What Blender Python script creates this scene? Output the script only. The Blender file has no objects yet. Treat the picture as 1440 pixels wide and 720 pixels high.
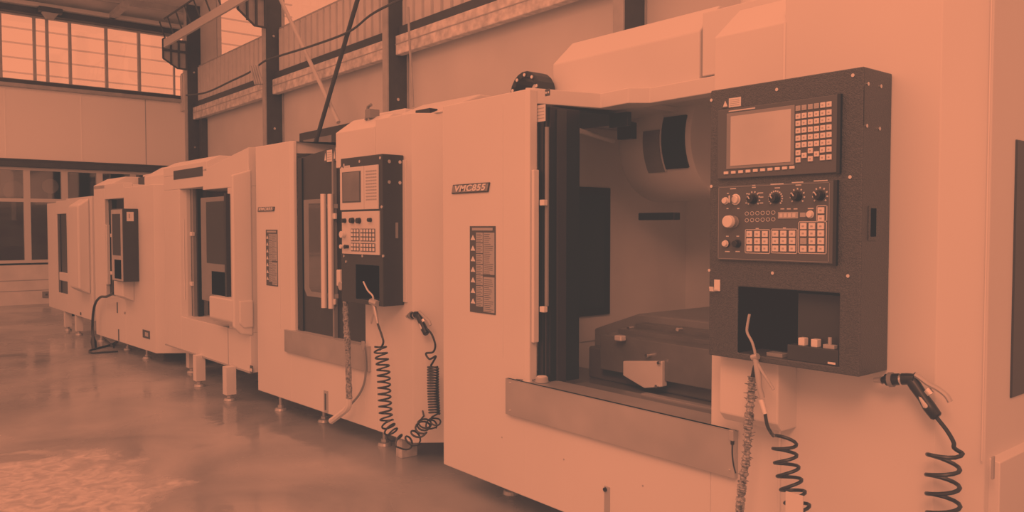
import bpy, bmesh, math, random
from mathutils import Vector, Matrix
random.seed(4)
C = bpy.context.scene.collection
PI = math.pi

# ------------------------------------------------------------------ camera
F_PX, HOR, CAMZ, YAW = 1120.0, 320.0, 1.48, math.radians(50.45)
PITCH = math.atan((360 - HOR) / F_PX)
cam_d = bpy.data.cameras.new('camera'); cam = bpy.data.objects.new('camera', cam_d); C.objects.link(cam)
cam.location = (0, 0, CAMZ); cam.rotation_euler = (PI/2 - PITCH, 0, YAW)
cam_d.sensor_width = 36; cam_d.lens = 36 * F_PX / 1440; cam_d.clip_start = .05; cam_d.clip_end = 200
bpy.context.scene.camera = cam
_fh = Vector((-math.sin(YAW), math.cos(YAW), 0)); _R = Vector((math.cos(YAW), math.sin(YAW), 0))
_F = _fh*math.cos(PITCH) + Vector((0, 0, -math.sin(PITCH))); _U = _fh*math.sin(PITCH) + Vector((0, 0, math.cos(PITCH)))

class Frame:
    """a place to build in: origin and heading; at() measures a point of a known real plane from the photograph"""
    def __init__(s, x=0, y=0, rot=0):
        s.x, s.y, s.rot = x, y, math.radians(rot)
        s.inv = (Matrix.Translation((x, y, 0)) @ Matrix.Rotation(s.rot, 4, 'Z')).inverted()
    def at(s, px, py, x=None, y=None, z=None):
        d = s.inv.to_3x3() @ (_F + _R*((px-720)/F_PX) + _U*((360-py)/F_PX))
        o = s.inv @ Vector((0, 0, CAMZ))
        t = ((x-o.x)/d.x) if x is not None else ((y-o.y)/d.y) if y is not None else ((z-o.z)/d.z)
        return o + d*t
    def rect(s, px0, py0, px1, py1, y):
        a, b = s.at(px0, py0, y=y), s.at(px1, py1, y=y)
        return a.x, b.x, b.z, a.z          # x0,x1,z0,z1
W0 = Frame()

# ------------------------------------------------------------------ materials (neutral paints; the warm tone is in the light)
def mat(name, v, rough=.5, metal=0, noise=0, nscale=6, bump=0, bscale=60, spec=.5, emit=0, coat=0):
    m = bpy.data.materials.new(name); m.use_nodes = True
    nt = m.node_tree; b = nt.nodes['Principled BSDF']
    b.inputs['Base Color'].default_value = (v, v, v, 1); b.inputs['Roughness'].default_value = rough
    b.inputs['Metallic'].default_value = metal; b.inputs['Specular IOR Level'].default_value = spec
    b.inputs['Coat Weight'].default_value = coat
    tc = nt.nodes.new('ShaderNodeTexCoord')
    n = nt.nodes.new('ShaderNodeTexNoise'); n.inputs['Scale'].default_value = nscale; n.inputs['Detail'].default_value = 3
    nt.links.new(tc.outputs['Object'], n.inputs['Vector'])
    r = nt.nodes.new('ShaderNodeMapRange')
    r.inputs['From Min'].default_value = .3; r.inputs['From Max'].default_value = .7
    r.inputs['To Min'].default_value = v*(1-noise); r.inputs['To Max'].default_value = min(1, v*(1+noise))
    nt.links.new(n.outputs['Fac'], r.inputs['Value']); nt.links.new(r.outputs['Result'], b.inputs['Base Color'])
    if bump:
        n2 = nt.nodes.new('ShaderNodeTexNoise'); n2.inputs['Scale'].default_value = bscale
        bp = nt.nodes.new('ShaderNodeBump'); bp.inputs['Strength'].default_value = bump; bp.inputs['Distance'].default_value = .01
        nt.links.new(tc.outputs['Object'], n2.inputs['Vector']); nt.links.new(n2.outputs['Fac'], bp.inputs['Height'])
        nt.links.new(bp.outputs['Normal'], b.inputs['Normal'])
    if emit:
        b.inputs['Emission Color'].default_value = (TINT[0], TINT[1], TINT[2], 1); b.inputs['Emission Strength'].default_value = emit
    return m
def s2l(c): return c/12.92 if c <= .04045 else ((c+.055)/1.055)**2.4
LIGHT = (250/255, 152/255, 113/255); DARK = (58/255, 51/255, 49/255)
TINT = tuple(s2l(c) for c in LIGHT)
M = dict(
 white=mat('machine_white_paint', .60, .42, spec=.3, noise=.03, nscale=1.5),
 cream=mat('interior_paint', .6, .4, noise=.1, nscale=2),
 wall=mat('wall_plaster', .6, .85, noise=.1, nscale=.8, bump=.1, bscale=8),
 band=mat('wall_cladding_paint', .93, .6, noise=.03, nscale=.5),
 girder=mat('insulation_foil', .62, .6, noise=.35, nscale=9, bump=1, bscale=22),
 sheet=mat('corrugated_sheet_paint', .6, .6, noise=.06),
 column=mat('column_dark_paint', .035, .6, spec=.2, noise=.15),
 steel=mat('structural_steel_paint', .33, .6, noise=.15),
 light_steel=mat('light_steel_paint', .55, .5),
 dark=mat('dark_textured_paint', .032, .42, spec=.35, noise=.45, nscale=260, bump=.35, bscale=260),
 darks=mat('dark_smooth_paint', .02, .4, spec=.2, noise=.1),
 black=mat('black_plastic', .006, .35, spec=.25), pit=mat('niche_black', .002, .9, spec=0),
 unit=mat('keypad_panel_film', .05, .4, spec=.3), grey=mat('light_grey_film', .56, .5), key=mat('key_plastic', .62, .45),
 keyd=mat('key_grey_plastic', .3, .45), ink=mat('dark_ink', .03, .6), mark=mat('light_ink', .5, .6),
 chrome=mat('chrome', .75, .22, metal=1), stainless=mat('brushed_stainless', .42, .34, metal=.6, noise=.18, nscale=3),
 rail=mat('painted_rail', .16, .35, noise=.1), alu=mat('anodised_aluminium', .7, .35, metal=.35),
 rubber=mat('rubber_hose', .006, .4, spec=.3), foot=mat('cast_foot', .4, .4, metal=.5), wood=mat('wood_block', .38, .8, noise=.3, nscale=20),
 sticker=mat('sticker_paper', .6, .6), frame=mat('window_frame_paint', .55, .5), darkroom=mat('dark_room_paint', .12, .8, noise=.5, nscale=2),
 wrap=mat('plastic_wrap', .2, .3, noise=.95, nscale=75, bump=1, bscale=120), brick=mat('painted_brick', .62, .8, noise=.12, nscale=3, bump=.3, bscale=15),
 waycover=mat('way_cover_steel', .12, .3, metal=.3, noise=.2), soft=mat('roof_lining', .65, .8, noise=.2, nscale=2))

def glass(name, v, gl, rough=.03):
    m = bpy.data.materials.new(name); m.use_nodes = True; nt = m.node_tree; nt.nodes.clear()
    o = nt.nodes.new('ShaderNodeOutputMaterial'); mx = nt.nodes.new('ShaderNodeMixShader')
    t = nt.nodes.new('ShaderNodeBsdfTransparent'); t.inputs[0].default_value = (v, v, v, 1)
    g = nt.nodes.new('ShaderNodeBsdfGlossy'); g.inputs['Roughness'].default_value = rough; g.inputs['Color'].default_value = (.9, .9, .9, 1)
    mx.inputs[0].default_value = gl
    nt.links.new(t.outputs[0], mx.inputs[1]); nt.links.new(g.outputs[0], mx.inputs[2]); nt.links.new(mx.outputs[0], o.inputs[0])
    return m
M['glass'] = glass('window_glass', .95, .06); M['tint'] = glass('tinted_polycarbonate', .4, .12)
M['dimglass'] = glass('dim_window_glass', .8, .1)

def floor_mat():
    m = bpy.data.materials.new('sealed_concrete'); m.use_nodes = True; nt = m.node_tree; b = nt.nodes['Principled BSDF']
    tc = nt.nodes.new('ShaderNodeTexCoord')
    def noise(sc, det, dist=0):
        n = nt.nodes.new('ShaderNodeTexNoise'); n.inputs['Scale'].default_value = sc; n.inputs['Detail'].default_value = det
        n.inputs['Distortion'].default_value = dist; nt.links.new(tc.outputs['Object'], n.inputs['Vector']); return n
    def ramp(n, a, b_, lo, hi):
        r = nt.nodes.new('ShaderNodeMapRange'); r.inputs['From Min'].default_value = a; r.inputs['From Max'].default_value = b_
        r.inputs['To Min'].default_value = lo; r.inputs['To Max'].default_value = hi; nt.links.new(n.outputs['Fac'], r.inputs['Value']); return r
    c = ramp(noise(.9, 6, .6), .35, .65, .15, .30); nt.links.new(c.outputs[0], b.inputs['Base Color'])
    r = ramp(noise(.7, 5, .3), .4, .62, .09, .3); nt.links.new(r.outputs[0], b.inputs['Roughness'])
    # lighter, rougher area in the foreground with a ragged edge
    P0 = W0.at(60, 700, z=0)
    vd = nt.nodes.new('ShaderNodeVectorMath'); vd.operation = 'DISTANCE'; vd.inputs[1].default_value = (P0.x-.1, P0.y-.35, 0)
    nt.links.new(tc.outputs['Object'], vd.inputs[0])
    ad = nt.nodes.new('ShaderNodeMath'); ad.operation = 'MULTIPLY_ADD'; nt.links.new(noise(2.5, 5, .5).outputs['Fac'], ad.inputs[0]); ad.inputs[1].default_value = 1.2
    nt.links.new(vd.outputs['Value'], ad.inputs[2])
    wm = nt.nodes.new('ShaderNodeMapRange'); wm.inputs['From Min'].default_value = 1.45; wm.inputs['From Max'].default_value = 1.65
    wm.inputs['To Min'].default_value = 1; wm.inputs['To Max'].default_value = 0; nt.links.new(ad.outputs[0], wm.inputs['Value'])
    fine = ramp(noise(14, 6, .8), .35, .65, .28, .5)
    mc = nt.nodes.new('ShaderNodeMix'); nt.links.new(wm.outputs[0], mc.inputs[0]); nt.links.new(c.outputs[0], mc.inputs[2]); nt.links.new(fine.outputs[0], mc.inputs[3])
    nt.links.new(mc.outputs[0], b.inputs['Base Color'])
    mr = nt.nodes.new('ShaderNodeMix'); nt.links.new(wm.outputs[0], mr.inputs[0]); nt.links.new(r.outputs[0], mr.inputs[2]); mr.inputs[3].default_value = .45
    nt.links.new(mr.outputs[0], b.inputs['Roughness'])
    bp = nt.nodes.new('ShaderNodeBump'); bp.inputs['Strength'].default_value = .25; bp.inputs['Distance'].default_value = .02
    nt.links.new(noise(3.2, 4, .4).outputs['Fac'], bp.inputs['Height']); nt.links.new(bp.outputs[0], b.inputs['Normal'])
    b.inputs['Specular IOR Level'].default_value = 1.0
    return m
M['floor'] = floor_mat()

# ------------------------------------------------------------------ mesh helpers
class MB:
    def __init__(s): s.bm = bmesh.new()
    def box(s, x0, x1, y0, y1, z0, z1, mtx=None):
        return s.prism([(x0, y0), (x1, y0), (x1, y1), (x0, y1)], z0, z1, 'z', mtx)
    def prism(s, poly, a, b, axis='z', mtx=None):
        f = {'z': lambda p, t: (p[0], p[1], t), 'y': lambda p, t: (p[0], t, p[1]), 'x': lambda p, t: (t, p[0], p[1])}[axis]
        lo = [s.bm.verts.new(f(p, a)) for p in poly]; hi = [s.bm.verts.new(f(p, b)) for p in poly]
        n = len(poly); fs = [s.bm.faces.new(lo[::-1]), s.bm.faces.new(hi)]
        for i in range(n): fs.append(s.bm.faces.new((lo[i], lo[(i+1) % n], hi[(i+1) % n], hi[i])))
        if mtx is not None: bmesh.ops.transform(s.bm, matrix=mtx, verts=lo+hi)
        return s
    def loft(s, rings, caps=True):
        R = [[s.bm.verts.new(p) for p in r] for r in rings]; n = len(R[0])
        for a, b in zip(R, R[1:]):
            for i in range(n): s.bm.faces.new((a[i], a[(i+1) % n], b[(i+1) % n], b[i]))
        if caps: s.bm.faces.new(R[0][::-1]); s.bm.faces.new(R[-1])
        return s
    def tube(s, pts, r, seg=8, caps=True):
        pts = [Vector(p) for p in pts]; rs = r if isinstance(r, (list, tuple)) else [r]*len(pts)
        up = None; rings = []
        for i, p in enumerate(pts):
            t = (pts[min(i+1, len(pts)-1)] - pts[max(i-1, 0)]).normalized()
            if up is None: up = t.orthogonal().normalized()
            up = (up - t*up.dot(t)).normalized(); sd = t.cross(up)
            rings.append([p + (up*math.cos(2*PI*k/seg) + sd*math.sin(2*PI*k/seg))*rs[i] for k in range(seg)])
        return s.loft(rings, caps)
    def cyl(s, a, b, r, r2=None, seg=20): return s.tube([a, b], [r, r if r2 is None else r2], seg)
    def build(s, name, m, parent=None, bevel=0, smooth=False, seg=2):
        bmesh.ops.recalc_face_normals(s.bm, faces=s.bm.faces)
        me = bpy.data.meshes.new(name); s.bm.to_mesh(me); s.bm.free(); me.materials.append(M[m] if isinstance(m, str) else m)
        o = bpy.data.objects.new(name, me); C.objects.link(o)
        if parent is not None: o.parent = parent
        if smooth:
            me.polygons.foreach_set('use_smooth', [True]*len(me.polygons))
            try: me.set_sharp_from_angle(angle=math.radians(40))
            except Exception: pass
        if bevel:
            bv = o.modifiers.new('bevel', 'BEVEL'); bv.width = bevel; bv.segments = seg; bv.limit_method = 'ANGLE'; bv.angle_limit = math.radians(30)
        return o
def B(name, m, parent, x0, x1, y0, y1, z0, z1, bevel=.002): return MB().box(x0, x1, y0, y1, z0, z1).build(name, m, parent, bevel)
def niche_box(name, m, parent, x0, x1, y0, y1, z0, z1, nx0, nx1, nz0, nz1, yd, bevel=.004):
    b = MB(); X = [x0, nx0, nx1, x1]; Zs = [z0, nz0, nz1, z1]
    g = [[b.bm.verts.new((X[i], y0, Zs[j])) for j in range(4)] for i in range(4)]
    for i in range(3):
        for j in range(3):
            if (i, j) != (1, 1): b.bm.faces.new((g[i][j], g[i+1][j], g[i+1][j+1], g[i][j+1]))
    inn = [b.bm.verts.new((x, yd, z)) for x, z in ((nx0, nz0), (nx1, nz0), (nx1, nz1), (nx0, nz1))]
    fr = [g[1][1], g[2][1], g[2][2], g[1][2]]
    for k in range(4): b.bm.faces.new((fr[k], fr[(k+1) % 4], inn[(k+1) % 4], inn[k]))
    b.bm.faces.new(inn)
    bk = [[b.bm.verts.new((x, y1, z)) for z in (z0, z1)] for x in (x0, x1)]
    b.bm.faces.new((bk[0][0], bk[1][0], bk[1][1], bk[0][1]))
    b.bm.faces.new([g[i][0] for i in range(4)]+[bk[1][0], bk[0][0]]); b.bm.faces.new([g[i][3] for i in range(4)]+[bk[1][1], bk[0][1]])
    b.bm.faces.new([g[0][j] for j in range(4)]+[bk[0][1], bk[0][0]]); b.bm.faces.new([g[3][j] for j in range(4)]+[bk[1][1], bk[1][0]])
    return b.build(name, m, parent, bevel)
def tag(o, label, cat=None, group=None):
    o['label'] = label
    if cat: o['category'] = cat
    if group: o['group'] = group
    return o
def thing(name, label, cat, fr=None, loc=(0, 0, 0), group=None):
    o = bpy.data.objects.new(name, None); C.objects.link(o); o.empty_display_size = .1
    if fr: o.location = (fr.x, fr.y, 0); o.rotation_euler = (0, 0, fr.rot)
    else: o.location = loc
    return tag(o, label, cat, group)
def struct(o): o['kind'] = 'structure'; return o
def wpt(fr, p): return fr.inv.inverted() @ Vector(p)
def text_mesh(s, name, size, m, parent, loc, rot=(PI/2, 0, 0), depth=.001, shear=0, spacing=1, sx=1):
    cu = bpy.data.curves.new('lettering', 'FONT'); cu.body = s; cu.size = size; cu.extrude = depth; cu.shear = shear
    cu.space_character = spacing; cu.align_x = 'CENTER'; cu.align_y = 'CENTER'; cu.offset = size*.03
    to = bpy.data.objects.new('lettering', cu); C.objects.link(to)
    me = bpy.data.meshes.new_from_object(to.evaluated_get(bpy.context.evaluated_depsgraph_get()))
    bpy.data.objects.remove(to); bpy.data.curves.remove(cu)
    me.materials.clear(); me.materials.append(M[m]); o = bpy.data.objects.new(name, me); C.objects.link(o)
    o.location = loc; o.rotation_euler = rot; o.scale = (sx, 1, 1); o.parent = parent; return o
def spline(pts, n=8):
    pts = [Vector(p) for p in pts]; out = []
    for i in range(len(pts)-1):
        p0, p1, p2, p3 = pts[max(i-1, 0)], pts[i], pts[i+1], pts[min(i+2, len(pts)-1)]
        for k in range(n):
            t = k/n
            out.append(.5*((2*p1) + (p2-p0)*t + (2*p0-5*p1+4*p2-p3)*t*t + (3*p1-p0-3*p2+p3)*t**3))
    return out + [pts[-1]]
def helix(axis, r, turns, ph=0, per=14, squash=1):
    """coil round a spline axis"""
    ax = spline(axis, 16); L = [0]
    for a, b in zip(ax, ax[1:]): L.append(L[-1] + (b-a).length)
    out = []; N = int(turns*per); j = 0
    for i in range(N+1):
        s = L[-1]*i/N
        while j < len(L)-2 and L[j+1] < s: j += 1
        t = (s-L[j])/max(1e-9, L[j+1]-L[j]); p = ax[j].lerp(ax[j+1], t); d = (ax[j+1]-ax[j]).normalized()
        u = (Vector((1, .35, 0)) - d*d.dot(Vector((1, .35, 0)))).normalized(); v = d.cross(u)
        a = ph + 2*PI*i/per
        out.append(p + u*math.cos(a)*r + v*math.sin(a)*r*squash)
    return out

# ------------------------------------------------------------------ setting
XE, YS = -17.7, 5.52       # end wall, side wall
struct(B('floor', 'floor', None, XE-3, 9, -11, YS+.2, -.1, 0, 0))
E = lambda px, py, x=XE: W0.at(px, py, x=x)
S = lambda px, py, y=YS: W0.at(px, py, y=y)
zW0 = E(30, 370).z                 # sill of the low windows
zW1 = E(100, 238).z; zB1 = E(130, 126).z; zU1 = E(100, 30).z; zT = E(60, 282).z
if 0: print('end wall z', zW0, zW1, zT, zB1, zU1)
YL = -7.5
struct(MB().box(XE-.2, XE, YL, YS, 0, zW0-.04).build('wall_left', 'brick'))
struct(MB().box(XE-.18, XE-.01, YL, YS, zW1+.1, zB1-.08).build('wall_left_upper', 'band'))
m = MB()
for pz in (.25, .5): m.box(XE-.001, XE+.004, YL, YS, zW0*pz+.06, zW0*pz+.075)
struct(m.build('trim_brick_joint', 'keyd'))
# vertical seams of the cladding
for i, px in enumerate((115, 205, 8)):
    y = E(px, 180).y; struct(MB().box(XE-.012, XE-.004, y-.008, y+.008, zW1+.1, zB1-.08).build('trim_%d' % (i+1), 'steel' if px == 205 else 'band'))
struct(MB().box(XE-.1, XE+.12, YL, YS, zW1, zW1+.1).box(XE-.1, XE+.02, YL, YS, zW1+.1, zW1+.16).build('trim_4', 'column', None, .01))
struct(MB().box(XE-.1, XE+.1, YL, YS, zB1-.1, zB1-.03).build('trim_5', 'steel', None, .01))
struct(MB().box(XE-.1, XE+.05, YL, YS, zB1-.03, zB1+.05).build('trim_6', 'column', None, .01))
def window(n, y0, y1, z0, z1, transom=None, g='dimglass', w=.05, fm='frame', mid=None):
    m = MB().box(XE-.08, XE+.01, y0, y0+w, z0, z1).box(XE-.08, XE+.01, y1-w, y1, z0, z1).box(XE-.078, XE+.008, y0+.001, y1-.001, z1-w, z1-.001).box(XE-.078, XE+.008, y0+.001, y1-.001, z0+.001, z0+w)
    if transom: m.box(XE-.079, XE+.006, y0+.001, y1-.001, transom-w*.6, transom+w*.6)
    if mid: m.box(XE-.08, XE+.012, mid-w*.5, mid+w*.5, z0, z1)
    o = struct(m.build('window_%d' % n, fm)); MB().box(XE-.045, XE-.039, y0, y1, z0, z1).build('pane', g, o)
n = 1
ys = [YL, -5.9, -4.2, E(-64, 280).y, E(38, 280).y, E(91, 270).y, E(140, 255).y, E(187, 250).y, YS-.05]
for a, b in zip(ys, ys[1:]):
    window(n, a, b, zW0, zW1, zT, w=.055); n += 1
ys = [YL, -5.0, -2.5, E(-60, 80).y, E(1, 80).y, E(49, 80).y, E(67, 80).y, E(99, 80).y, E(150, 80).y, E(196, 80).y, E(246, 90).y]
for a, b in zip(ys, ys[1:]):
    window(n, a, b, zB1+.04, zU1, w=.024, g='glass', fm='steel'); n += 1
# rooms beyond the low windows
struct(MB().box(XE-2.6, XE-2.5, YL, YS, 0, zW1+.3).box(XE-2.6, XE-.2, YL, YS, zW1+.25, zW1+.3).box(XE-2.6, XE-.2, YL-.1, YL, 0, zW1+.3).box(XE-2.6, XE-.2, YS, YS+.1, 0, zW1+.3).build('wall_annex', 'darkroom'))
# ceiling end beam and roof lining
zR = zU1
struct(MB().box(XE-.15, XE+.18, YL, YS, zR, zR+.12).build('trim_7', 'column', None, .01))
struct(MB().box(XE-.1, XE+.3, YL, YS, zR+.12, zR+.2).build('trim_8', 'light_steel', None, .01))
m = MB().prism([(XE-.2, zR+.22), (XE+4.5, zR+.9), (XE+4.5, zR+.95), (XE-.2, zR+.3)], YL, YS, 'y')
struct(m.build('ceiling', 'soft'))
for i in range(3):
    x = XE+.9+i*1.2; z = zR+.3+(.9+i*1.2)*.15
    b = MB().box(x, x+.05, YL, YS, z-.16, z+.04).box(x, x+.1, YL, YS, z-.18, z-.16).build('roof_purlin', 'steel')
    tag(b, ('dark steel purlin nearest the end wall under the sloping roof', 'middle dark steel purlin under the sloping roof', 'dark steel purlin farthest from the end wall under the roof')[i], 'purlin')
yq = E(153, 10).y
mm = MB().box(XE+.2, XE+1.3, yq-.06, yq+.06, zR+.12, zR+.22)
tag(mm.build('roof_rafter', 'steel'), 'short steel rafter on top of the beam over the end windows', 'rafter')
pz = E(66, 10); l = thing('beam_clamp', 'small dark clamp hanging under the beam above the left windows', 'clamp', None, (XE+.25, pz.y, zR-.02))
MB().box(-.05, .15, -.2, .2, .05, .14).build('top_plate', 'column', l, .01)
MB().prism([(-.14, .05), (.14, .05), (.06, -.06), (-.06, -.06)], -.04, .12, 'x').build('clamp_body', 'steel', l, .01)

# side wall
def zy(px, py, y=YS): return S(px, py, y).z
zG0 = zy(541, 85, 5.38); zG1 = zy(539, 53, 5.38); zC1 = zy(430, 25, 5.45)
if 0: print('girder', zG0, zG1, 'sheet top', zC1, zy(287,168,5.2), zy(576,70,5.2), zy(303,76,5.45), 'wintop', zy(303, 20, 5.45))
XR = 6
struct(MB().box(XE-.2, XR, YS, YS+.2, 0, zG1+.1).build('wall_back', 'wall'))
ZT2 = zC1+2.6
m = MB()
prof = []; x = XE; k = 0
while x < XR:
    for dx, dy in ((0, 0), (.012, -.07), (.15, -.07), (.162, 0)): prof.append((x+dx, YS-.02+dy))
    x += .205
poly = prof + [(XR+.3, YS+.06), (XE, YS+.06)]
m2 = MB(); lo = [m2.bm.verts.new((p[0], p[1], zG1)) for p in prof]; hi = [m2.bm.verts.new((p[0], p[1], zC1)) for p in prof]
for i in range(len(prof)-1): m2.bm.faces.new((lo[i], lo[i+1], hi[i+1], hi[i]))
struct(m2.build('wall_back_sheeting', 'sheet'))
struct(MB().box(XE, XR, YS-.07, YS+.02, zC1-.03, zC1+.04).build('trim_9', 'steel'))
# clerestory windows with opaque sheet either side
cx = [-16.6, -12.65, -8.81, -4.84, -.87, 3.1]
xl = W0.at(303, 60, y=5.45).x
struct(MB().box(XE, xl, YS-.03, YS+.03, zC1+.04, ZT2).build('wall_back_corner', 'sheet'))
n = 30
for a, b in zip([xl]+cx[1:], cx[1:]+[XR]):
    m = MB().box(a, a+.05, YS-.05, YS+.03, zC1+.04, ZT2).box(b-.05, b, YS-.05, YS+.03, zC1+.04, ZT2).box(a, b, YS-.05, YS+.03, ZT2-.06, ZT2)
    o = struct(m.build('window_%d' % n, 'steel')); MB().box(a, b, YS-.01, YS, zC1+.04, ZT2).build('pane', 'glass', o); n += 1
bays = ('between the corner column and the second column', 'in the second bay behind the hatched rods', 'in the third bay above the nearest machine', 'in the fourth bay behind the tall machine hood', 'in the bay past the fourth column')
for i, (a, b) in enumerate(zip(cx, cx[1:])):
    g = thing('insulated_girder', 'horizontal foil-wrapped girder ' + bays[i], 'girder', None, (a, 5.36, zG0))
    MB().box(.06, b-a-.06, -.04, .06, 0, zG1-zG0-.06).build('foil_wrap', 'girder', g, .01)
    MB().box(.06, b-a-.06, 0, .06, zG1-zG0-.06, zG1-zG0+.06).build('dark_channel', 'column', g, .005)
    MB().box(.06, b-a-.06, -.046, -.04, (zG1-zG0)*.42, (zG1-zG0)*.42+.012).build('joint_strip', 'steel', g)
cnames = ('dark steel column in the far corner of the hall', 'dark steel column standing behind the machine with the empty angled screen bay',
 'dark steel column standing above the second machine from the right', 'dark steel column behind the white hood of the nearest machine', 'dark steel column out past the nearest machine', 'last dark steel column')
for i, x in enumerate(cx[:4]):
    c = thing('steel_column', cnames[i], 'column', None, (x, 5.2, 0))
    MB().box(-.06, .06, 0, .02, 0, ZT2).build('front_flange', 'steel', c)
    MB().box(-.045, .052, .02, .29, 0, ZT2).build('web', 'column', c)
    MB().box(-.06, .06, .29, .31, 0, ZT2).build('rear_flange', 'steel', c)
    if i < 3:
        for zz in (3.1, 4.6): MB().cyl((.052, .15, zz), (.07, .15, zz), .02, seg=8).build('bolt', 'chrome', c)
# racks cantilevered from the columns
for (xx, pa, pb, lab) in ((-16.5, (229, 54), (281, 62, 100), 'open steel rack bracket on the corner column'), (-12.55, (334, -14), (394, -22, 42), 'open steel rack bracket on the second column')):
    a = W0.at(*pa, x=xx); y0 = a.y; y1 = 5.2
    b1 = W0.at(pb[0], pb[1], x=xx); b0 = W0.at(pb[0], pb[2], x=xx); h = b1.z-b0.z; d = y1-y0
    t = thing('rack_bracket', lab, 'bracket', None, (xx, y1, b0.z))
    for k in (0, .33, .66, 1):
        z0_ = 0 if k < .5 else h*.30*(k-.5)*2
        MB().box(-.02, .02, -d*k-.015, -d*k+.015, z0_, h).build('upright', 'column', t)
    for z0_, z1_, nm in ((h, h, 'top_bar'), (h*.62, h*.62, 'middle_bar')): MB().box(-.022, .022, -d, 0, z0_-.02, z0_+.02).build(nm, 'column', t)
    MB().tube([(0, 0, 0), (0, -d*.4, 0), (0, -d, h*.3)], .02, 6).build('sloping_bar', 'column', t)
    MB().prism([(0, .02), (-d*.4, .02), (-d, h*.3), (-d, h), (0, h)], -.05, -.04, 'x').build('back_plate', 'steel', t)
# crane rail
a, b = W0.at(236, 54, y=4.7), W0.at(334, 2, y=4.7); zz = (a.z+b.z)/2
t = thing('crane_rail', 'pale steel crane rail running along the wall at upper left', 'rail', None, (a.x, 4.7, zz))
MB().box(-.2, 7, -.02, .02, -.1, .05).build('rail_beam', 'light_steel', t)
m = MB().tube([(-.2, 0, .45), (7, 0, .45)], .02, 6)
for k in range(15): m.tube([(-.1+k*.5, 0, 0), (-.5+k*.5, 0, .45)], .015, 5)
m.build('handrail', 'column', t)
# hatched rods
a, b = W0.at(393, -4, y=5.15), W0.at(476, 172, y=5.15)
o = MB().tube([Vector(), b-a], .03, 8).build('brace_rod', 'light_steel', smooth=True); o.location = a; tag(o, 'pale diagonal brace rod sloping down to the right between two columns', 'rod')
a, b = W0.at(505, -8, y=5.08), W0.at(444, 200, y=5.08)
o = MB().tube([Vector(), b-a], .032, 8).build('brace_rod', 'column', smooth=True); o.location = a; tag(o, 'dark diagonal brace rod sloping down to the left between two columns', 'rod')
# hanging cable
cp = [W0.at(px, py, y=5.0) for px, py in ((262, 134), (290, 130), (325, 114), (352, 101), (372, 86), (395, 78), (440, 64), (490, 45), (520, 22), (545, 8), (590, -12))]
o = thing('power_cable', 'sagging cable strung across the columns of the back wall', 'cable', None, cp[0])
MB().tube([p-cp[0] for p in spline(cp, 6)], .016, 6).build('cable_sheath', 'column', o, smooth=True)
k = W0.at(356, 106, y=4.96) - cp[0]; m = MB()
for i in range(4): m.tube([k+Vector((i*.09-.1, 0, .16-i*.01)), k+Vector((i*.09+.1, 0, -.16-i*.01))], .02, 6)
m.build('cable_clamp', 'steel', o)
cp = [W0.at(px, py, y=5.1) for px, py in ((574, 10), (576, 60), (579, 110), (581, 150))]
o = MB().tube([p-cp[0] for p in spline(cp, 6)], .014, 6).build('conduit', 'steel', smooth=True); o.location = cp[0]; tag(o, 'thin cable running down beside the column over the second machine', 'conduit')
# low window in the side wall behind the second machine
a, b = S(426, 190), S(482, 225)
m = MB().box(a.x, a.x+3, YS-.06, YS-.02, a.z-1.4, a.z+.02)
o = struct(m.build('window_60', 'column'))
m = MB()
for i in range(5): m.box(a.x+.15+i*.55, a.x+.55+i*.55, YS-.065, YS-.055, a.z-1.3, a.z-.1)
m.build('pane', 'rail', o)
a = S(290, 180); c = S(300, 228)
struct(MB().box(c.x-.45, c.x-.3, YS-.12, YS, 0, zG0).build('trim_10', 'column'))
struct(MB().box(c.x-.3, c.x+1.6, YS-.06, YS, 1.5, c.z-.02).build('window_61', 'column'))

# neighbouring roof seen through the high end windows
m = MB()
for i in range(14): m.box(XE-9.0, XE-8.9, -16, 12, 4.2+i*.42, 4.235+i*.42)
struct(m.build('wall_outside_ribs', 'key'))
# ------------------------------------------------------------------ generic machine pieces
def foot(parent, x, y, ztop, leg=False):
    t = MB()
    if leg: t.box(x-.042, x+.042, y-.042, y+.042, .055, ztop+.02)
    t.cyl((x, y, .03), (x, y, ztop+.02 if not leg else .12), .014, seg=10)
    o = t.build('leg' if leg else 'levelling_foot', 'white' if leg else 'foot', parent)
    MB().cyl((x, y, 0), (x, y, .022), .05, .042, 20).cyl((x, y, .022), (x, y, .045), .026, seg=6).build('foot_pad', 'foot', o, .003)
    return o
def screws(parent, fr, pts, y=None, x=None, r=.0055):
    for px, py in pts:
        p = fr.at(px, py, y=y) if y is not None else fr.at(px, py, x=x)
        if y is not None: MB().cyl((p.x, y-.0035, p.z), (p.x, y+.002, p.z), r, seg=10).build('screw', 'chrome', parent, smooth=True)
        else: MB().cyl((x+.0035, p.y, p.z), (x-.002, p.y, p.z), r, seg=10).build('screw', 'chrome', parent, smooth=True)
def coil_hose(parent, pts_pre, axis, r, turns, rad, ph=0, post=None, name='coiled_hose', squash=1):
    h = helix(axis, r, turns, ph, squash=squash); path = h
    if pts_pre: path = spline(pts_pre + [h[0]], 8)[:-1] + path
    if post: path = path + spline([h[-1]] + post, 8)[1:]
    return MB().tube(path, rad, 8).build(name, 'rubber', parent, smooth=True)
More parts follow.
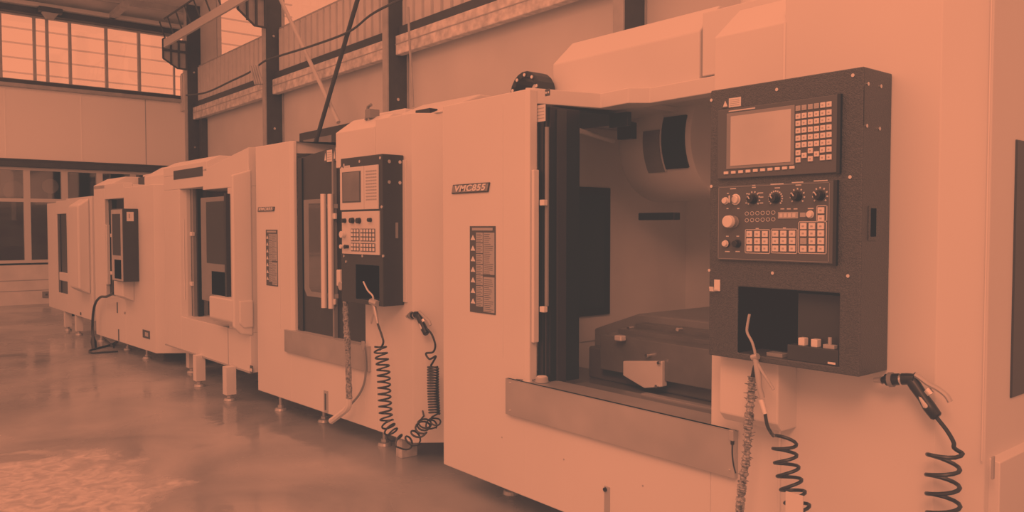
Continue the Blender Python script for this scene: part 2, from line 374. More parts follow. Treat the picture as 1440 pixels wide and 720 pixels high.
def sticker(parent, fr, px0, py0, px1, py1, y, name='warning_label', tri=True):
    x0, x1, z0, z1 = fr.rect(px0, py0, px1, py1, y); w, h = x1-x0, z1-z0
    o = B(name, 'sticker', parent, x0, x1, y-.0015, y+.001, z0, z1, 0)
    B('warning_triangle_field', 'ink', o, x0, x0+w*.36, y-.0022, y, z0, z1, 0)
    MB().prism([(x0+w*.06, z0+h*.15), (x0+w*.3, z0+h*.15), (x0+w*.18, z0+h*.8)], y-.003, y-.001, 'y').build('warning_triangle', 'sticker', o)
    m = MB()
    for i in range(4): m.box(x0+w*.42, x0+w*.93, y-.0022, y, z0+h*(.17+.2*i), z0+h*(.22+.2*i))
    m.build('text_line', 'keyd', o)
def safety_chart(parent, fr, px0, py0, px1, py1, y):
    x0, x1, z0, z1 = fr.rect(px0, py0, px1, py1, y); w, h = x1-x0, z1-z0
    o = B('safety_chart', 'ink', parent, x0, x1, y-.002, y+.001, z0, z1, 0)
    m = MB(); m2 = MB(); m3 = MB()
    for i in range(7):
        a = z1-h*(.075+.123*i); b = a-h*.112
        m.box(x0+w*.26, x0+w*.52, y-.003, y, b, a)
        zc = (a+b)/2; m2.prism([(x0+w*.04, zc-h*.03), (x0+w*.22, zc-h*.03), (x0+w*.13, zc+h*.028)], y-.003, y, 'y')
        for k in range(5): m3.box(x0+w*.28, x0+w*(.44+.06*(k % 2)), y-.0035, y, b+h*(.012+.02*k), b+h*(.018+.02*k))
    m.box(x0+w*.55, x0+w*.97, y-.003, y, z1-h*.55, z1-h*.075).box(x0+w*.55, x0+w*.97, y-.003, y, z0+h*.02, z0+h*.42)
    m.box(x0+w*.1, x0+w*.9, y-.003, y, z1-h*.05, z1-h*.02)
    for k in range(40):
        z = z1-h*(.09+.0225*k)
        if .55 < (z1-z)/h < .59: continue
        m3.box(x0+w*.58, x0+w*(.75+.19*random.random()), y-.0035, y, z-h*.006, z)
    m.build('chart_text_box', 'keyd', o); m2.build('warning_triangle', 'sticker', o); m3.build('text_line', 'ink', o)
def nameplate(parent, fr, px0, py0, px1, py1, y, txt):
    x0, x1, z0, z1 = fr.rect(px0, py0, px1, py1, y); sk = (x1-x0)*.04
    o = MB().prism([(x0, z0), (x1-sk, z0), (x1, z1), (x0+sk, z1)], y-.008, y, 'y').build('nameplate', 'darks', parent, .004)
    h = z1-z0
    MB().prism([(x0+.008, z0+.007), (x1-sk-.005, z0+.007), (x1-.008, z1-.007), (x0+sk+.005, z1-.007)], y-.0095, y-.006, 'y').build('plate_face', 'rail', o)
    t = text_mesh(txt, 'lettering', h*.9, 'key', o, ((x0+x1)/2, y-.012, (z0+z1)/2), shear=.25, spacing=1.12)
    t.scale = ((x1-x0)*.8/max(.01, t.dimensions.x), 1, 1)
def knob(parent, fr, px, py, y, r, m='black', h=.02, name='rotary_knob', ticks=0, pr=1):
    p = fr.at(px, py, y=y)
    o = MB().cyl((p.x, y, p.z), (p.x, y-h*.3, p.z), r*1.15, seg=20).cyl((p.x, y-h*.3, p.z), (p.x, y-h, p.z), r, r*.85, 20).build(name, m, parent, .001, True)
    if ticks:
        a0 = -40
        mb = MB()
        for i in range(ticks):
            a = math.radians(a0+i*(260/(ticks-1))); c, s_ = math.cos(a), math.sin(a)
            mb.box(-.0022, .0022, -.0015, .001, r*1.5, r*1.5+.005, Matrix.Translation((p.x, y, p.z)) @ Matrix.Rotation(a-PI/2, 4, 'Y'))
        mb.build('dial_mark', 'mark', o)
        MB().box(-.0015, .0015, -h-.001, -h+.001, 0, r*.8, Matrix.Translation((p.x, y, p.z)) @ Matrix.Rotation(-.6, 4, 'Y')).build('pointer', 'mark', o)
    return o
def keyat(parent, fr, px, py, y, w, h, m='key', name='key', glyph=True, t=.005):
    p = fr.at(px, py, y=y)
    k = MB().box(p.x-w/2, p.x+w/2, y-t, y, p.z-h/2, p.z+h/2).build(name, m, parent, .0012)
    if glyph: MB().box(p.x-w*.2, p.x+w*.16, y-t-.0006, y-t+.0004, p.z-h*.14, p.z+h*.14).build('key_mark', 'keyd', k)
    return k

# ================================================================== MACHINE 1 (nearest)
f1 = Frame(-3.683, 2.54, 0)
A = f1.at
m1 = thing('machining_center', 'nearest and largest white machining center, its left door open onto the work area', 'machine', f1)
zb = A(622, 652, y=0).z; zt = A(620, 150, y=0).z
xd = A(745, 330, y=0).x                     # left edge of the opening
pL, pR = A(998, 300, y=-.186).x, A(1212, 300, y=-.186).x
xr0 = A(1000, 560, y=0).x                     # right jamb
xs = A(1101, 300, y=0).x                      # sheet seam
xw = A(1320, 300, y=0).x                      # fold to chamfer
zs = A(712, 532, y=-.02).z; zs0 = A(712, 582, y=-.02).z
zl = A(741, 144, y=0).z
ztr = A(1109, 16, y=0).z+.05
if 0: print('M1', zb, zt, 'xd', xd, 'panel', pL, pR, 'xr0', xr0, 'xs', xs, 'xw', xw, 'sill', zs0, zs, 'lintel', zl, 'top right', ztr)
D = 2.15
T = .05
cxw, cyw = xw+.1, .12
# lintel plan points at its underside
q1 = A(845, 152, z=zl); q2 = A(883, 145, z=zl); q3 = A(914, 145, z=zl); q4 = A(1010, 129, z=zl)
if 0: print('lintel plan', q1, q2, q3)
xj0 = A(738, 330, y=0).x
m = MB()
m.prism([(0, 0), (xj0, 0), (A(745, 330, y=.012).x, .012), (A(745, 330, y=.012).x, .06), (T, .09), (T, D), (0, D)], zb, zt)        # left cheek and left wall
m.box(.06, xw-.3, .07, .4, zb+.02, zs-.08)                                               # base below the opening
m.box(xj0+.0005, xr0-.0005, 0.0, .06, zb+.0005, zs-.02)
m.box(T+.001, xr0+.279, D-.05, D-.001, zb+.001, zt-.03)                                                      # rear wall
m.prism([(xr0, 0), (xs-.0005, 0), (xs-.0005, D), (xr0+.28, D), (xr0+.28, .12), (xr0, .12)], zb, 1.5)  # right cabinet
m.build('enclosure', 'white', m1, .004)
# header with the crane recess
fr_ = .0
hd = [(xj0+.001, 0.001), (q1.x, q1.y), (q2.x, q2.y), (q3.x, q3.y), (q4.x, q4.y), (xr0+.3, q4.y), (xr0+.3, q4.y+.1), (q1.x, q1.y+.15), (xj0+.001, .12)]; print('q', q1, q2, q3, q4, A(705,122,z=zt), A(785,127,z=zt), A(835,132,z=zt), 'xq', A(707,200,y=0))
zh1 = zl+.075
MB().prism(hd, zl, zh1+.0).build('header', 'white', m1, .004)
# roof of the left part
MB().prism([(T, .095), (xj0, .125), (q1.x, q1.y+.155), (q1.x, 1.6), (T, 1.6)], zt-.03, zt-.002).build('roof_panel', 'white', m1)
# tall right cover: chamfered left section + plain right section
zc0 = A(1000, 54, y=0).z; q = .12
MB().prism([(0, 1.501), (0, zc0), (.16, zc0+.13), (1.3, zc0+.13), (1.3, 1.501)], xr0-.0, xs-.0005, 'x').build('upper_cover', 'white', m1, .004)
MB().prism([(xs, 0), (xw, 0), (cxw, cyw), (cxw, D-.1), (xs, D-.1)], zb, ztr).build('tall_cover', 'white', m1, .003)
MB().box(xs-.004, xs+.004, -.004, .01, zb+.1, zc0).build('sheet_seam', 'alu', m1)
# beacon base on top
p = A(1064, 14, y=.55)
MB().cyl((p.x, .55, zc0+.13), (p.x, .55, zc0+.16), .085, seg=24).cyl((p.x, .55, zc0+.16), (p.x, .55, zc0+.5), .07, seg=24).build('beacon_base', 'white', m1, .004, True)
# rear hood over the spindle column
yh = .5
hx0, hx1 = A(777, 100, y=yh).x, A(984, 60, y=yh).x
hz = A(776, 91, y=yh).z
MB().prism([(yh, zt+.0), (yh, hz), (yh+.15, hz+.14), (D-.05, hz+.14), (D-.05, zt+.0)], hx0, hx1, 'x').build('rear_hood', 'white', m1, .008)
MB().box(hx1+.0005, hx1+.05, yh+.05, D-.1, zt-.02, hz+.09).build('cover_gap', 'black', m1)
MB().box(hx1+.03, xr0-.002, yh-.02, yh+.5, zt+.02, hz+.07).build('inner_column_cover', 'white', m1, .004)
# cable drag chain on top
pc = A(749, 104, y=.42); R_ = .11; czz = pc.z-R_-.01
o = None
ch = MB(); n = 11
for i in range(n):
    a = math.radians(180-i*180/(n-1)); c = Vector((pc.x+R_*math.cos(a), .42, czz+R_*math.sin(a)))
    ch.box(-.022, .022, -.06, .06, -.017, .017, Matrix.Translation(c) @ Matrix.Rotation(-a+PI/2, 4, 'Y'))
o = ch.build('drag_chain', 'black', m1, .003)
for i in range(1, n-1, 2):
    a = math.radians(180-i*180/(n-1)); c = Vector((pc.x+R_*.98*math.cos(a), .36, czz+R_*.98*math.sin(a)))
    MB().cyl(c, c+Vector((0, -.004, 0)), .009, seg=10).build('rivet', 'key', o)
for i in range(2):
    MB().tube(spline([(pc.x-R_-.07+.03*i, .30, zt), (pc.x-R_-.01+.03*i, .31, zt+.04), (pc.x-.03+.02*i, .34, zt+.075)]), .013, 8).build('white_conduit', 'white', o, smooth=True)
p = A(770, 138, y=0); o = B('buckle_plate', 'ink', m1, p.x-.017, p.x+.017, -.002, .002, zl+.012, zl+.045)
for s in (-.008, .008): MB().cyl((p.x+s, -.003, zl+.028), (p.x+s, 0, zl+.028), .005, seg=10).build('rivet', 'sticker', o)

# ---- interior
int_ = MB()
int_.box(T+.001, T+.01, .5, D-.052, .75, zt-.04)                                                 # left inner lining
int_.box(T+.011, xr0+.278, D-.08, D-.052, .6, zt-.04)
int_.build('inner_lining', 'cream', m1)
# side window on the left inner wall
xw_ = T+.012
a, b = A(778, 261, x=xw_), A(855, 441, x=xw_)
sw = B('side_window', 'black', m1, xw_, xw_+.02, a.y-.25, b.y, b.z, a.z, .004)
MB().box(xw_+.018, xw_+.024, a.y-.2, b.y-.06, b.z+.05, a.z-.05).build('pane', 'darks', sw)
B('bright_reflection_strip', 'alu', sw, xw_+.024, xw_+.03, b.y-.16, b.y-.145, b.z+.08, a.z-.18, .002) if False else None
MB().prism([(a.y-.02, a.z-.25), (a.y+.03, a.z-.25), (a.y+.1, b.z+.15), (a.y+.11, b.z+.08), (a.y-.02, b.z+.1)], xw_+.024, xw_+.028, 'x').build('film_strip', 'cream', sw)
# top rail of the door track and slide
a, b = A(785, 183, y=.3), A(860, 190, y=.55)
MB().tube([(xd-.02, .3, a.z), (A(862, 190, y=.9).x, .9, a.z)], .014, 10).build('guide_rod', 'alu', m1, smooth=True)
MB().box(A(868, 165, y=.75).x, A(887, 165, y=.75).x, .75, .8, zl-.12, zl-.03).build('track_bracket', 'black', m1, .003)
# tool magazine drum
dx0, dx1, dy, dz, dr = .40, .93, 1.33, 1.98, .34
dm = MB(); seg = 48
ring = lambda x, r: [(x, dy+r*math.cos(2*PI*k/seg), dz+r*math.sin(2*PI*k/seg)) for k in range(seg)]
dm.loft([ring(dx0, dr*.97), ring(dx0+.02, dr), ring(dx1-.02, dr), ring(dx1, dr*.97)])
drum = dm.build('tool_magazine', 'cream', m1, smooth=True)
def rim_plate(name, x0, x1, a0, a1, mt, t=.006):
    b = MB(); rs = []
    for k in range(9):
        a = math.radians(a0+(a1-a0)*k/8); c, s_ = math.cos(a), math.sin(a)
        rs.append([(x0, dy-(dr-.01)*c, dz+(dr-.01)*s_), (x0, dy-(dr+t)*c, dz+(dr+t)*s_), (x1, dy-(dr+t)*c, dz+(dr+t)*s_), (x1, dy-(dr-.01)*c, dz+(dr-.01)*s_)])
    return b.loft(rs).build(name, mt, drum)
rim_plate('access_plate', .60, .72, -32, 9, 'rail'); rim_plate('access_opening', .74, .90, -29, 20, 'darks', .012)
rim_plate('plate_edge', .732, .742, -31, 21, 'alu', .014)
MB().box(.75, 1.0, dy-.55, dy-.5, 1.52, 1.56).build('tool_arm', 'black', m1, .004)
# work table, way covers
m = MB()
zc = .92
MB().prism([(.25, .86), (.6, .98), (2.3, .98), (2.3, .62), (.25, .62)], .95, 1.75, 'y').build('table_guard', 'rail', m1, .01)
t = MB()
for i in range(4): t.box(.62+.02*i, 2.2, .62+.12*i, .74+.12*i, .7, .96-.022*(3-i))
t.build('telescopic_cover', 'waycover', m1, .004)
MB().box(.45, 1.35, .7, 1.25, .62, .8).build('work_table', 'waycover', m1, .01)
MB().prism([(.1, .62), (2.3, .62), (2.3, .2), (.1, .5)], .06, .9, 'y').build('chip_trough', 'waycover', m1)
p = A(905, 533, y=.45)
sp_ = [A(*k_, y=.6) for k_ in ((876, 508), (876, 528), (906, 546), (931, 544), (931, 508))]
MB().prism([(k_.x, k_.z) for k_ in sp_], .6, .64, 'y').build('splash_plate', 'cream', m1, .004)
for px, py in ((886, 461), (955, 463), (911, 500), (925, 543), (928, 510)):
    p = A(px, py, y=.6); MB().cyl((p.x, .585, p.z), (p.x, .62, p.z), .009, seg=10).build('bolt', 'chrome', m1, smooth=True)
p = A(873, 476, y=.58); MB().box(p.x-.03, p.x+.02, .56, .6, p.z-.012, p.z+.016).build('clamp', 'alu', m1, .006)
m = MB()
for i in range(3): m.box(xr0-.62+.04*i, xr0+.1, .3-.07*i, .34-.07*i, .62, .70-.02*i)
m.build('floor_slide', 'rail', m1, .003)

# ---- sliding door (open)
yd = .07
dn = A(783, 330, y=yd+.16)
dr_ = MB().box(xd-.02, xd+.02, yd, yd+.06, zs-.02, zl-.01).build('sliding_door', 'black', m1, .003)
x1 = A(770, 330, y=yd+.02).x
B('door_stile', 'darks', dr_, xd+.02, x1+.0, yd+.01, yd+.05, zs-.02, zl-.01)
B('door_highlight_strip', 'rail', dr_, x1-.006, x1+.004, yd+.03, yd+.061, zs-.01, zl-.03)
B('door_edge', 'darks', dr_, x1-.008, x1+.03, yd+.06, yd+.12, zs-.01, zl-.03)
B('door_return', 'black', dr_, x1+.0, x1+.02, yd+.02, yd+.22, zs-.01, zl-.02)
hx = A(752, 300, y=.03); B('door_handle', 'key', dr_, hx.x-.009, hx.x+.010, .015, .05, A(749, 481, y=.03).z, A(749, 239, y=.03).z, .004)
h2 = A(766, 200, y=.06); MB().cyl((h2.x, .075, A(764, 330, y=.07).z-.35), (h2.x, .075, zl-.12), .011, seg=12).build('gas_strut', 'rail', dr_, smooth=True)
for py in (285, 435):
    p = A(762, py, y=.04); B('strut_clip', 'key', dr_, p.x-.012, p.x+.02, .035, .06, p.z-.014, p.z+.014, .003)
B('door_top_rail', 'black', dr_, x1+.02, q1.x+.1, q1.y+.09, q1.y+.12, zl-.09, zl-.02)
pp_ = [A(*k_, z=zl-.02) for k_ in ((782, 156), (845, 160), (880, 164), (862, 176), (784, 186))]
MB().prism([(k_.x, k_.y) for k_ in pp_], zl-.02, zl-.008).build('door_canopy', 'black', dr_)
sticker(dr_, f1, 747, 150, 767, 170, yd-.0)
# ---- sill
sx1 = A(1034, 600, y=-.02).x
o = MB().box(A(711, 540, y=-.02).x, sx1, -.022, 0.0, zs0, zs).build('sill_plate', 'stainless', m1, .002)
MB().box(A(711, 540, y=-.02).x, sx1, -.022, .14, zs-.004, zs).build('sill_top', 'stainless', o, .001)
screws(o, f1, ((717, 538), (717, 577), (1027, 606), (1025, 661)), y=-.022, r=.004)
MB().prism([(xd+.05, .13), (xr0+.02, .13), (xr0+.02, .33), (xd+.05, .33)], zs-.05, zs-.03).build('sill_ledge', 'waycover', o)
# jamb block under the control cabinet
yp = -.186; cz0 = A(997, 499, y=yp).z
j0, j1 = A(994, 540, y=-.1).x, A(1096, 540, y=-.1).x
zj = A(994, 576, y=-.12).z
MB().prism([(-.12, zj+.0), (-.12, cz0+.004), (-.005, cz0+.004), (.02, zj-.03), (-.09, zj-.03)], pL, A(1094, 540, y=-.12).x, 'x').build('cabinet_bracket', 'white', m1, .006)
# drain slot and dots
p = A(854, 690, y=0); o = B('drain_slot', 'keyd', m1, p.x-.017, p.x+.017, -.003, .003, p.z-.11, A(854, 684, y=0).z, .002)
MB().cyl((p.x-.008, -.01, A(852, 688, y=0).z), (p.x-.008, 0, A(852, 688, y=0).z), .01, seg=10).build('latch', 'black', o)
for px, py in ((706, 615), (793, 646), (904, 683)):
    p = A(px, py, y=0); MB().cyl((p.x, -.002, p.z), (p.x, .001, p.z), .004, seg=8).build('rivet', 'keyd', m1)
xq = A(707, 200, y=0).x; B('sheet_seam', 'key', m1, xq-.0015, xq+.0015, -.002, .002, zs+.1, zt-.05, 0)
nameplate(m1, f1, 636, 260, 690, 270, 0, 'VMC855')
safety_chart(m1, f1, 661, 318, 697, 443, -.001)
# side service window, ledge, lower panel on the right flank
xf = cxw
a, b = A(1428, 196, x=xf), A(1428, 557, x=xf)
B('flank_window', 'darks', m1, xf-.01, xf+.006, a.y, a.y+.7, b.z, a.z, .004)
a = A(1388, 645, x=xf+.0)
o = MB().prism([(xf-.01, a.z), (xf+.03, a.z-.01), (xf+.03, zb+.1), (xf-.01, zb+.1)], a.y+.02, a.y+1.2, 'y').build('flank_panel', 'white', m1, .003)
p = A(1395, 655, x=xf+.03); B('flank_latch', 'keyd', o, xf+.03, xf+.036, p.y-.008, p.y+.008, p.z-.04, p.z+.03)
p = A(1388, 300, x=xf); B('flank_seam', 'key', m1, xf-.002, xf+.002, p.y, p.y+.004, a.z, ztr, 0)
for (x, y) in ((.3, .25), (1.2, .25), (2.1, .25), (.3, 1.8), (2.1, 1.8)): foot(m1, x, y, zb)

# ---- control cabinet
yp = -.186
cz0, cz1 = A(997, 499, y=yp).z, A(1210, 94, y=yp).z
n0, n1 = A(1037, 450, y=yp).x, A(1180, 450, y=yp).x
nz0, nz1 = A(1037, 496, y=yp).z, A(1037, 403, y=yp).z
if 0: print('cabinet', pL, pR, cz0, cz1, n0, n1, nz0, nz1)
cab = niche_box('control_cabinet', 'dark', m1, pL, pR, yp, -.004, cz0, cz1, n0, n1, nz0, nz1, -.028)
xm = A(1110, 450, y=yp).x
MB().box(n0+.001, n0+.003, yp+.004, -.03, nz0+.001, nz1-.001).box(n0+.003, n1-.001, -.034, -.03, nz0+.001, nz1-.001).box(n0+.003, n1-.001, yp+.004, -.034, nz1-.003, nz1-.001).build('niche_lining', 'pit', cab)
B('niche_box', 'darks', cab, xm, n1, yp+.05, -.03, nz0, nz1-.01)
sh = B('niche_shelf', 'darks', cab, xm-.01, n1-.004, yp+.006, yp+.05, nz0, nz0+.05)
for i, (px, py) in enumerate(((1130, 489), (1148, 490))):
    p = A(px, py, y=yp+.03); o = B('relay_module', 'key', cab, p.x-.011, p.x+.011, yp+.015, yp+.04, nz0+.05, nz0+.075, .002)
p = A(1167, 488, y=yp+.03); MB().cyl((p.x, yp+.03, nz0+.05), (p.x, yp+.03, nz0+.085), .006, seg=8).box(p.x-.018, p.x+.02, yp+.02, yp+.04, nz0+.05, nz0+.062).build('cable_gland', 'steel', cab, .001)
p = A(1095, 494, y=yp+.03); MB().box(p.x-.04, p.x+.02, yp+.02, yp+.06, nz0, nz0+.012).build('cable_clip', 'rail', cab, .001)
p = A(1175, 512, y=yp); MB().box(p.x-.025, p.x, yp-.002, yp, p.z-.002, p.z+.004).build('bright_scratch', 'key', cab)
screws(cab, f1, ((1001, 141), (1093, 126), (1200, 106), (1001, 262), (1196, 249), (998, 380), (1087, 384), (1193, 388)), y=yp, r=.0055)
screws(cab, f1, ((1220, 118), (1238, 121.5), (1218, 177), (1236, 181)), x=pR, r=.006)
p0, p1 = A(1217, 122, x=pR), A(1217, 176, x=pR); MB().box(pR, pR+.002, p0.y-.01, p0.y-.006, p1.z, p0.z).build('cover_edge', 'black', cab)
p0, p1 = A(1221, 290, x=pR), A(1231, 338, x=pR); o = B('recessed_handle', 'dark', cab, pR, pR+.003, p0.y, p1.y, p1.z, p0.z, .001)
B('handle_hollow', 'pit', o, pR+.0025, pR+.004, p0.y+.012, p1.y-.004, p1.z+.012, p0.z-.006, 0)
sticker(cab, f1, 1016, 140, 1042, 149, yp)
# hook
p = A(1009, 402, y=yp); MB().box(p.x-.012, p.x+.012, yp-.004, yp, p.z-.018, p.z+.022).prism([(yp-.004, p.z-.018), (yp-.03, p.z-.018), (yp-.034, p.z-.002), (yp-.028, p.z-.002), (yp-.024, p.z-.012), (yp-.004, p.z-.012)], p.x-.012, p.x+.004, 'x').build('hook', 'key', cab, .001)
# upper unit
x0, x1, _, _ = f1.rect(1012, 200, 1183, 200, yp); z0 = A(1012, 252, y=yp).z; z1 = A(1012, 156, y=yp).z
up = B('display_unit', 'unit', cab, x0, x1, yp-.012, yp, z0, z1, .002)
B('unit_edge', 'black', cab, x1-.008, x1+.003, yp-.014, yp, z0-.004, z1+.002, .001)
ys = yp-.012
x0s, x1s = A(1022.5, 200, y=ys).x, A(1117.5, 200, y=ys).x; zz0, zz1 = A(1023, 238, y=ys).z, A(1023, 160, y=ys).z
B('screen_frame', 'rail', up, x0s, x1s, ys-.004, ys, zz0, zz1, .001)
x0s, x1s = A(1028.5, 200, y=ys).x, A(1113, 200, y=ys).x; zz0, zz1 = A(1028.5, 233.5, y=ys).z, A(1028.5, 164, y=ys).z
MB().box(x0s, x1s, ys-.0055, ys-.001, zz0, zz1).build('screen', mat('lcd_surface', .42, .22, noise=.1, nscale=4, spec=1, coat=.5), up)
B('title_mark', 'mark', up, A(1025, 157, y=ys).x, A(1062, 152, y=ys).x, ys-.001, ys+.001, z1-.010, z1-.006, 0)
colx = [1123, 1131.5, 1140.3, 1149, 1157.8, 1166.5]; yl_ = [152.5, 163.7, 173.7, 184, 194.5, 204.5, 215, 225]; yr_ = [146.7, 158, 168, 179, 189.5, 200, 210, 221]
for r in range(8):
    for c in range(6):
        y_ = yl_[r]+(yr_[r]-yl_[r])*c/5; yy = y_; px = colx[c]
        if r >= 6:
            if c == 1 or c == 3:
                if r == 7: continue
                yy = y_+4.6
            if c == 2: yy = y_-1 if r == 6 else y_
            if c == 4: px = px-.5
        if r == 7 and c in (1, 3): continue
        keyat(up, f1, px, yy, ys, .0165, .0165, 'keyd' if r == 0 and c < 4 else 'key')
for i in range(10): keyat(up, f1, 1021.7+i*10.3, 243.3-i*.87, ys, .0175, .0095, name='soft_key', glyph=False)
# lower unit
x0, x1 = A(1012, 300, y=yp).x, A(1177, 300, y=yp).x; z0 = A(1012, 365, y=yp).z; z1 = A(1012, 262, y=yp).z
lo_ = B('operator_unit', 'unit', cab, x0, x1, yp-.012, yp, z0, z1, .002)
B('unit_edge', 'black', cab, x1-.006, x1+.006, yp-.014, yp, z0-.004, z1+.002, .001)
bd = MB(); e = .006; w = .0018
def outline(b, x0, x1, z0, z1, y, w=.0018, t=.001):
    b.box(x0, x1, y-t, y+.0005, z0, z0+w).box(x0, x1, y-t, y+.0005, z1-w, z1).box(x0, x0+w, y-t, y+.0005, z0, z1).box(x1-w, x1, y-t, y+.0005, z0, z1)
outline(bd, x0+.004, x1-.018, z0+.004, z1-.004, ys); bd.build('border_line', 'rail', lo_)
Z = lambda zx, zy_: (zx/4.236+980, zy_/4.236+230)
knob(lo_, f1, *Z(172, 222), ys, .011, 'key', .012, 'push_button'); 
ks = knob(lo_, f1, *Z(233, 214), ys, .0165, 'alu', .014, 'key_switch'); p = A(*Z(233, 214), y=ys)
MB().box(p.x-.003, p.x+.003, ys-.04, ys-.012, p.z-.012, p.z+.012).build('key_bow', 'chrome', ks, .001)
for zx, zy_, tk in ((337, 212, 10), (470, 208, 15), (600, 195, 9), (735, 190, 9)): knob(lo_, f1, *Z(zx, zy_), ys, .0145, 'black', .024, 'rotary_knob', tk)
es = knob(lo_, f1, *Z(222, 347), ys, .018, 'rail', .018, 'emergency_stop'); p = A(*Z(215, 346), y=ys)
MB().cyl((p.x, ys-.018, p.z), (p.x, ys-.036, p.z), .022, .02, 24).build('mushroom_head', 'key', es, .002, True)
knob(lo_, f1, *Z(177, 477), ys, .0125, 'black', .01, 'push_button_collar'); knob(lo_, f1, *Z(172, 477), ys-.008, .0105, 'key', .012, 'push_button')
knob(lo_, f1, *Z(243, 477), ys, .0125, 'black', .022, 'selector_switch')
def ringm(b, c, rx, rz, y, w=.0013, sg=16):
    for k in range(sg):
        a0, a1 = 2*PI*k/sg, 2*PI*(k+1)/sg; P = lambda a, r: (c.x+(rx+r)*math.cos(a), c.z+(rz+r)*math.sin(a))
        b.prism([P(a0, 0), P(a1, 0), P(a1, -w), P(a0, -w)], y-.001, y+.0003, 'y')
for r, y_ in ((0, 298), (1, 338)):
    for c in range(6):
        b = MB(); ringm(b, A(*Z(298+c*31.5, y_-c*1.2), y=ys), .0075, .0065, ys); b.build('indicator_lamp', 'mark', lo_)
p0, p1 = A(*Z(486, 290), y=ys), A(*Z(604, 325), y=ys); o = B('counter_display', 'keyd', lo_, p0.x, p1.x, ys-.003, ys, p1.z-.001, p0.z, .0005)
for i in range(4): B('digit_window', 'mark', o, p0.x+.006+i*.0155, p0.x+.017+i*.0155, ys-.004, ys-.002, p1.z+.003, p0.z-.004, 0)
p = A(*Z(632, 305), y=ys); B('label_plate', 'keyd', lo_, p.x-.01, p.x+.009, ys-.001, ys, p.z-.007, p.z+.007, 0)
knob(lo_, f1, *Z(677, 303), ys, .011, 'key', .012, 'push_button')
for cols, rows in (((315, 362, 408), (420, 463, 506)), ((470, 518, 570), (418, 461, 506)), ((637, 688, 741), (373, 416, 462, 508)), ((742,), (279, 326))):
    for zx in cols:
        for zy_ in rows: keyat(lo_, f1, *Z(zx, zy_), ys, .0215, .0195, 'keyd' if (zx, zy_) == (637, 462) else 'key', 'function_key')
bd = MB()
for a, b in (((288, 392), (436, 538)), ((444, 388), (598, 538)), ((606, 345), (772, 540)), ((714, 250), (776, 345))):
    p0, p1 = A(*Z(*a), y=ys), A(*Z(*b), y=ys); outline(bd, p0.x, p1.x, p1.z, p0.z, ys, .0022)
bd.build('key_group_outline', 'mark', lo_)
for zx, zy_, w_ in ((216, 150, 48), (185, 178, 14), (183, 268, 16), (247, 268, 18), (340, 130, 24), (340, 142, 30), (478, 122, 100), (600, 112, 84), (738, 102, 96), (182, 433, 22), (244, 433, 22), (182, 524, 40), (243, 524, 36), (360, 387, 24), (522, 384, 22), (510, 270, 28), (548, 270, 28), (588, 270, 28), (678, 268, 40), (380, 175, 40), (385, 200, 30), (385, 235, 26), (480, 145, 40), (605, 128, 40), (300, 180, 16), (295, 235, 16)):
    p = A(*Z(zx, zy_), y=ys); B('legend_mark', 'mark', lo_, p.x-w_*.00024, p.x+w_*.00024, ys-.0008, ys, p.z-.0016, p.z+.0016, 0)

# ------------------------------------------------------------------ hanging things on machine 1
def gun(fr, px, py, y, label, scale=1.0, ang=0):
    """spray gun hanging from a hook, nozzle to the left, trigger lever to the right"""
    c = wpt(fr, fr.at(px, py, y=y))
    t = thing('spray_gun', label, 'spray gun', None, c); t.rotation_euler = (0, 0, fr.rot)
    s = scale
    def V(a, b, d=0): return Vector((a*s, d*s, b*s))
    rr = 1.3
    # body along x, nozzle at -x
    MB().tube([V(-.135, -.018), V(-.115, -.015), V(-.112, -.014), V(-.03, .002), V(.0, .006)], [.009*s*rr, .013*s*rr, .019*s*rr, .018*s*rr, .016*s*rr], 14).build('barrel', 'black', t, smooth=True)
    MB().tube([V(-.162, -.023), V(-.14, -.019), V(-.13, -.017)], [.007*s*rr, .010*s*rr, .014*s*rr], 14).build('nozzle', 'foot', t, smooth=True)
    MB().tube([V(-.100, -.012), V(-.085, -.0095)], .0178*s*rr*rr, 14).build('nozzle_ring', 'rail', t, smooth=True)
    MB().tube([V(-.055, -.003), V(-.048, -.002)], .0195*s*rr, 14).build('collar', 'chrome', t, smooth=True)
    g = MB().tube([V(-.02, .005), V(.0, -.02), V(.03, -.06), V(.055, -.095), V(.08, -.125), V(.085, -.13)], [.017*s*rr, .019*s*rr, .017*s*rr, .0195*s*rr, .018*s*rr, .013*s*rr], 14).build('grip', 'black', t, smooth=True)
    MB().tube([V(.022, -.052, -.016), V(.05, -.09, -.018), V(.06, -.1, -.015)], [.004*s*rr, .009*s*rr, .004*s*rr], 8).build('grip_insert', 'grey', g, smooth=True)
    MB().tube(spline([V(.0, .022), V(.02, .012), V(.05, -.006), V(.085, -.02), V(.115, -.04), V(.13, -.062)]), .011*s, 8).build('trigger', 'foot', t, smooth=True)
    MB().tube([V(.045, -.03), V(.06, -.045)], .013*s*rr, 12).build('flow_knob', 'chrome', t, smooth=True)
    MB().tube([V(-.006, .016), V(.006, .03)], .006*s*rr, 8).build('hook_pin', 'chrome', t, smooth=True)
    return t, c
gy = -.06
t, c = gun(f1, 1287, 535, gy, 'black spray gun with silver lever on a coiled hose beside the nearest control cabinet', .78)
inv = lambda v: Vector(v)-c
h = lambda px, py, dy=0: inv(wpt(f1, A(px, py, y=gy+dy)))
ax = [h(1330, 632), h(1326, 660), h(1327, 720), h(1331, 780), h(1334, 850)]
coil_hose(t, [h(1313, 580), h(1318, 588), h(1332, 606), h(1341, 622), h(1342, 630)], ax, .044, 8.3, .0065, 0, squash=.8)

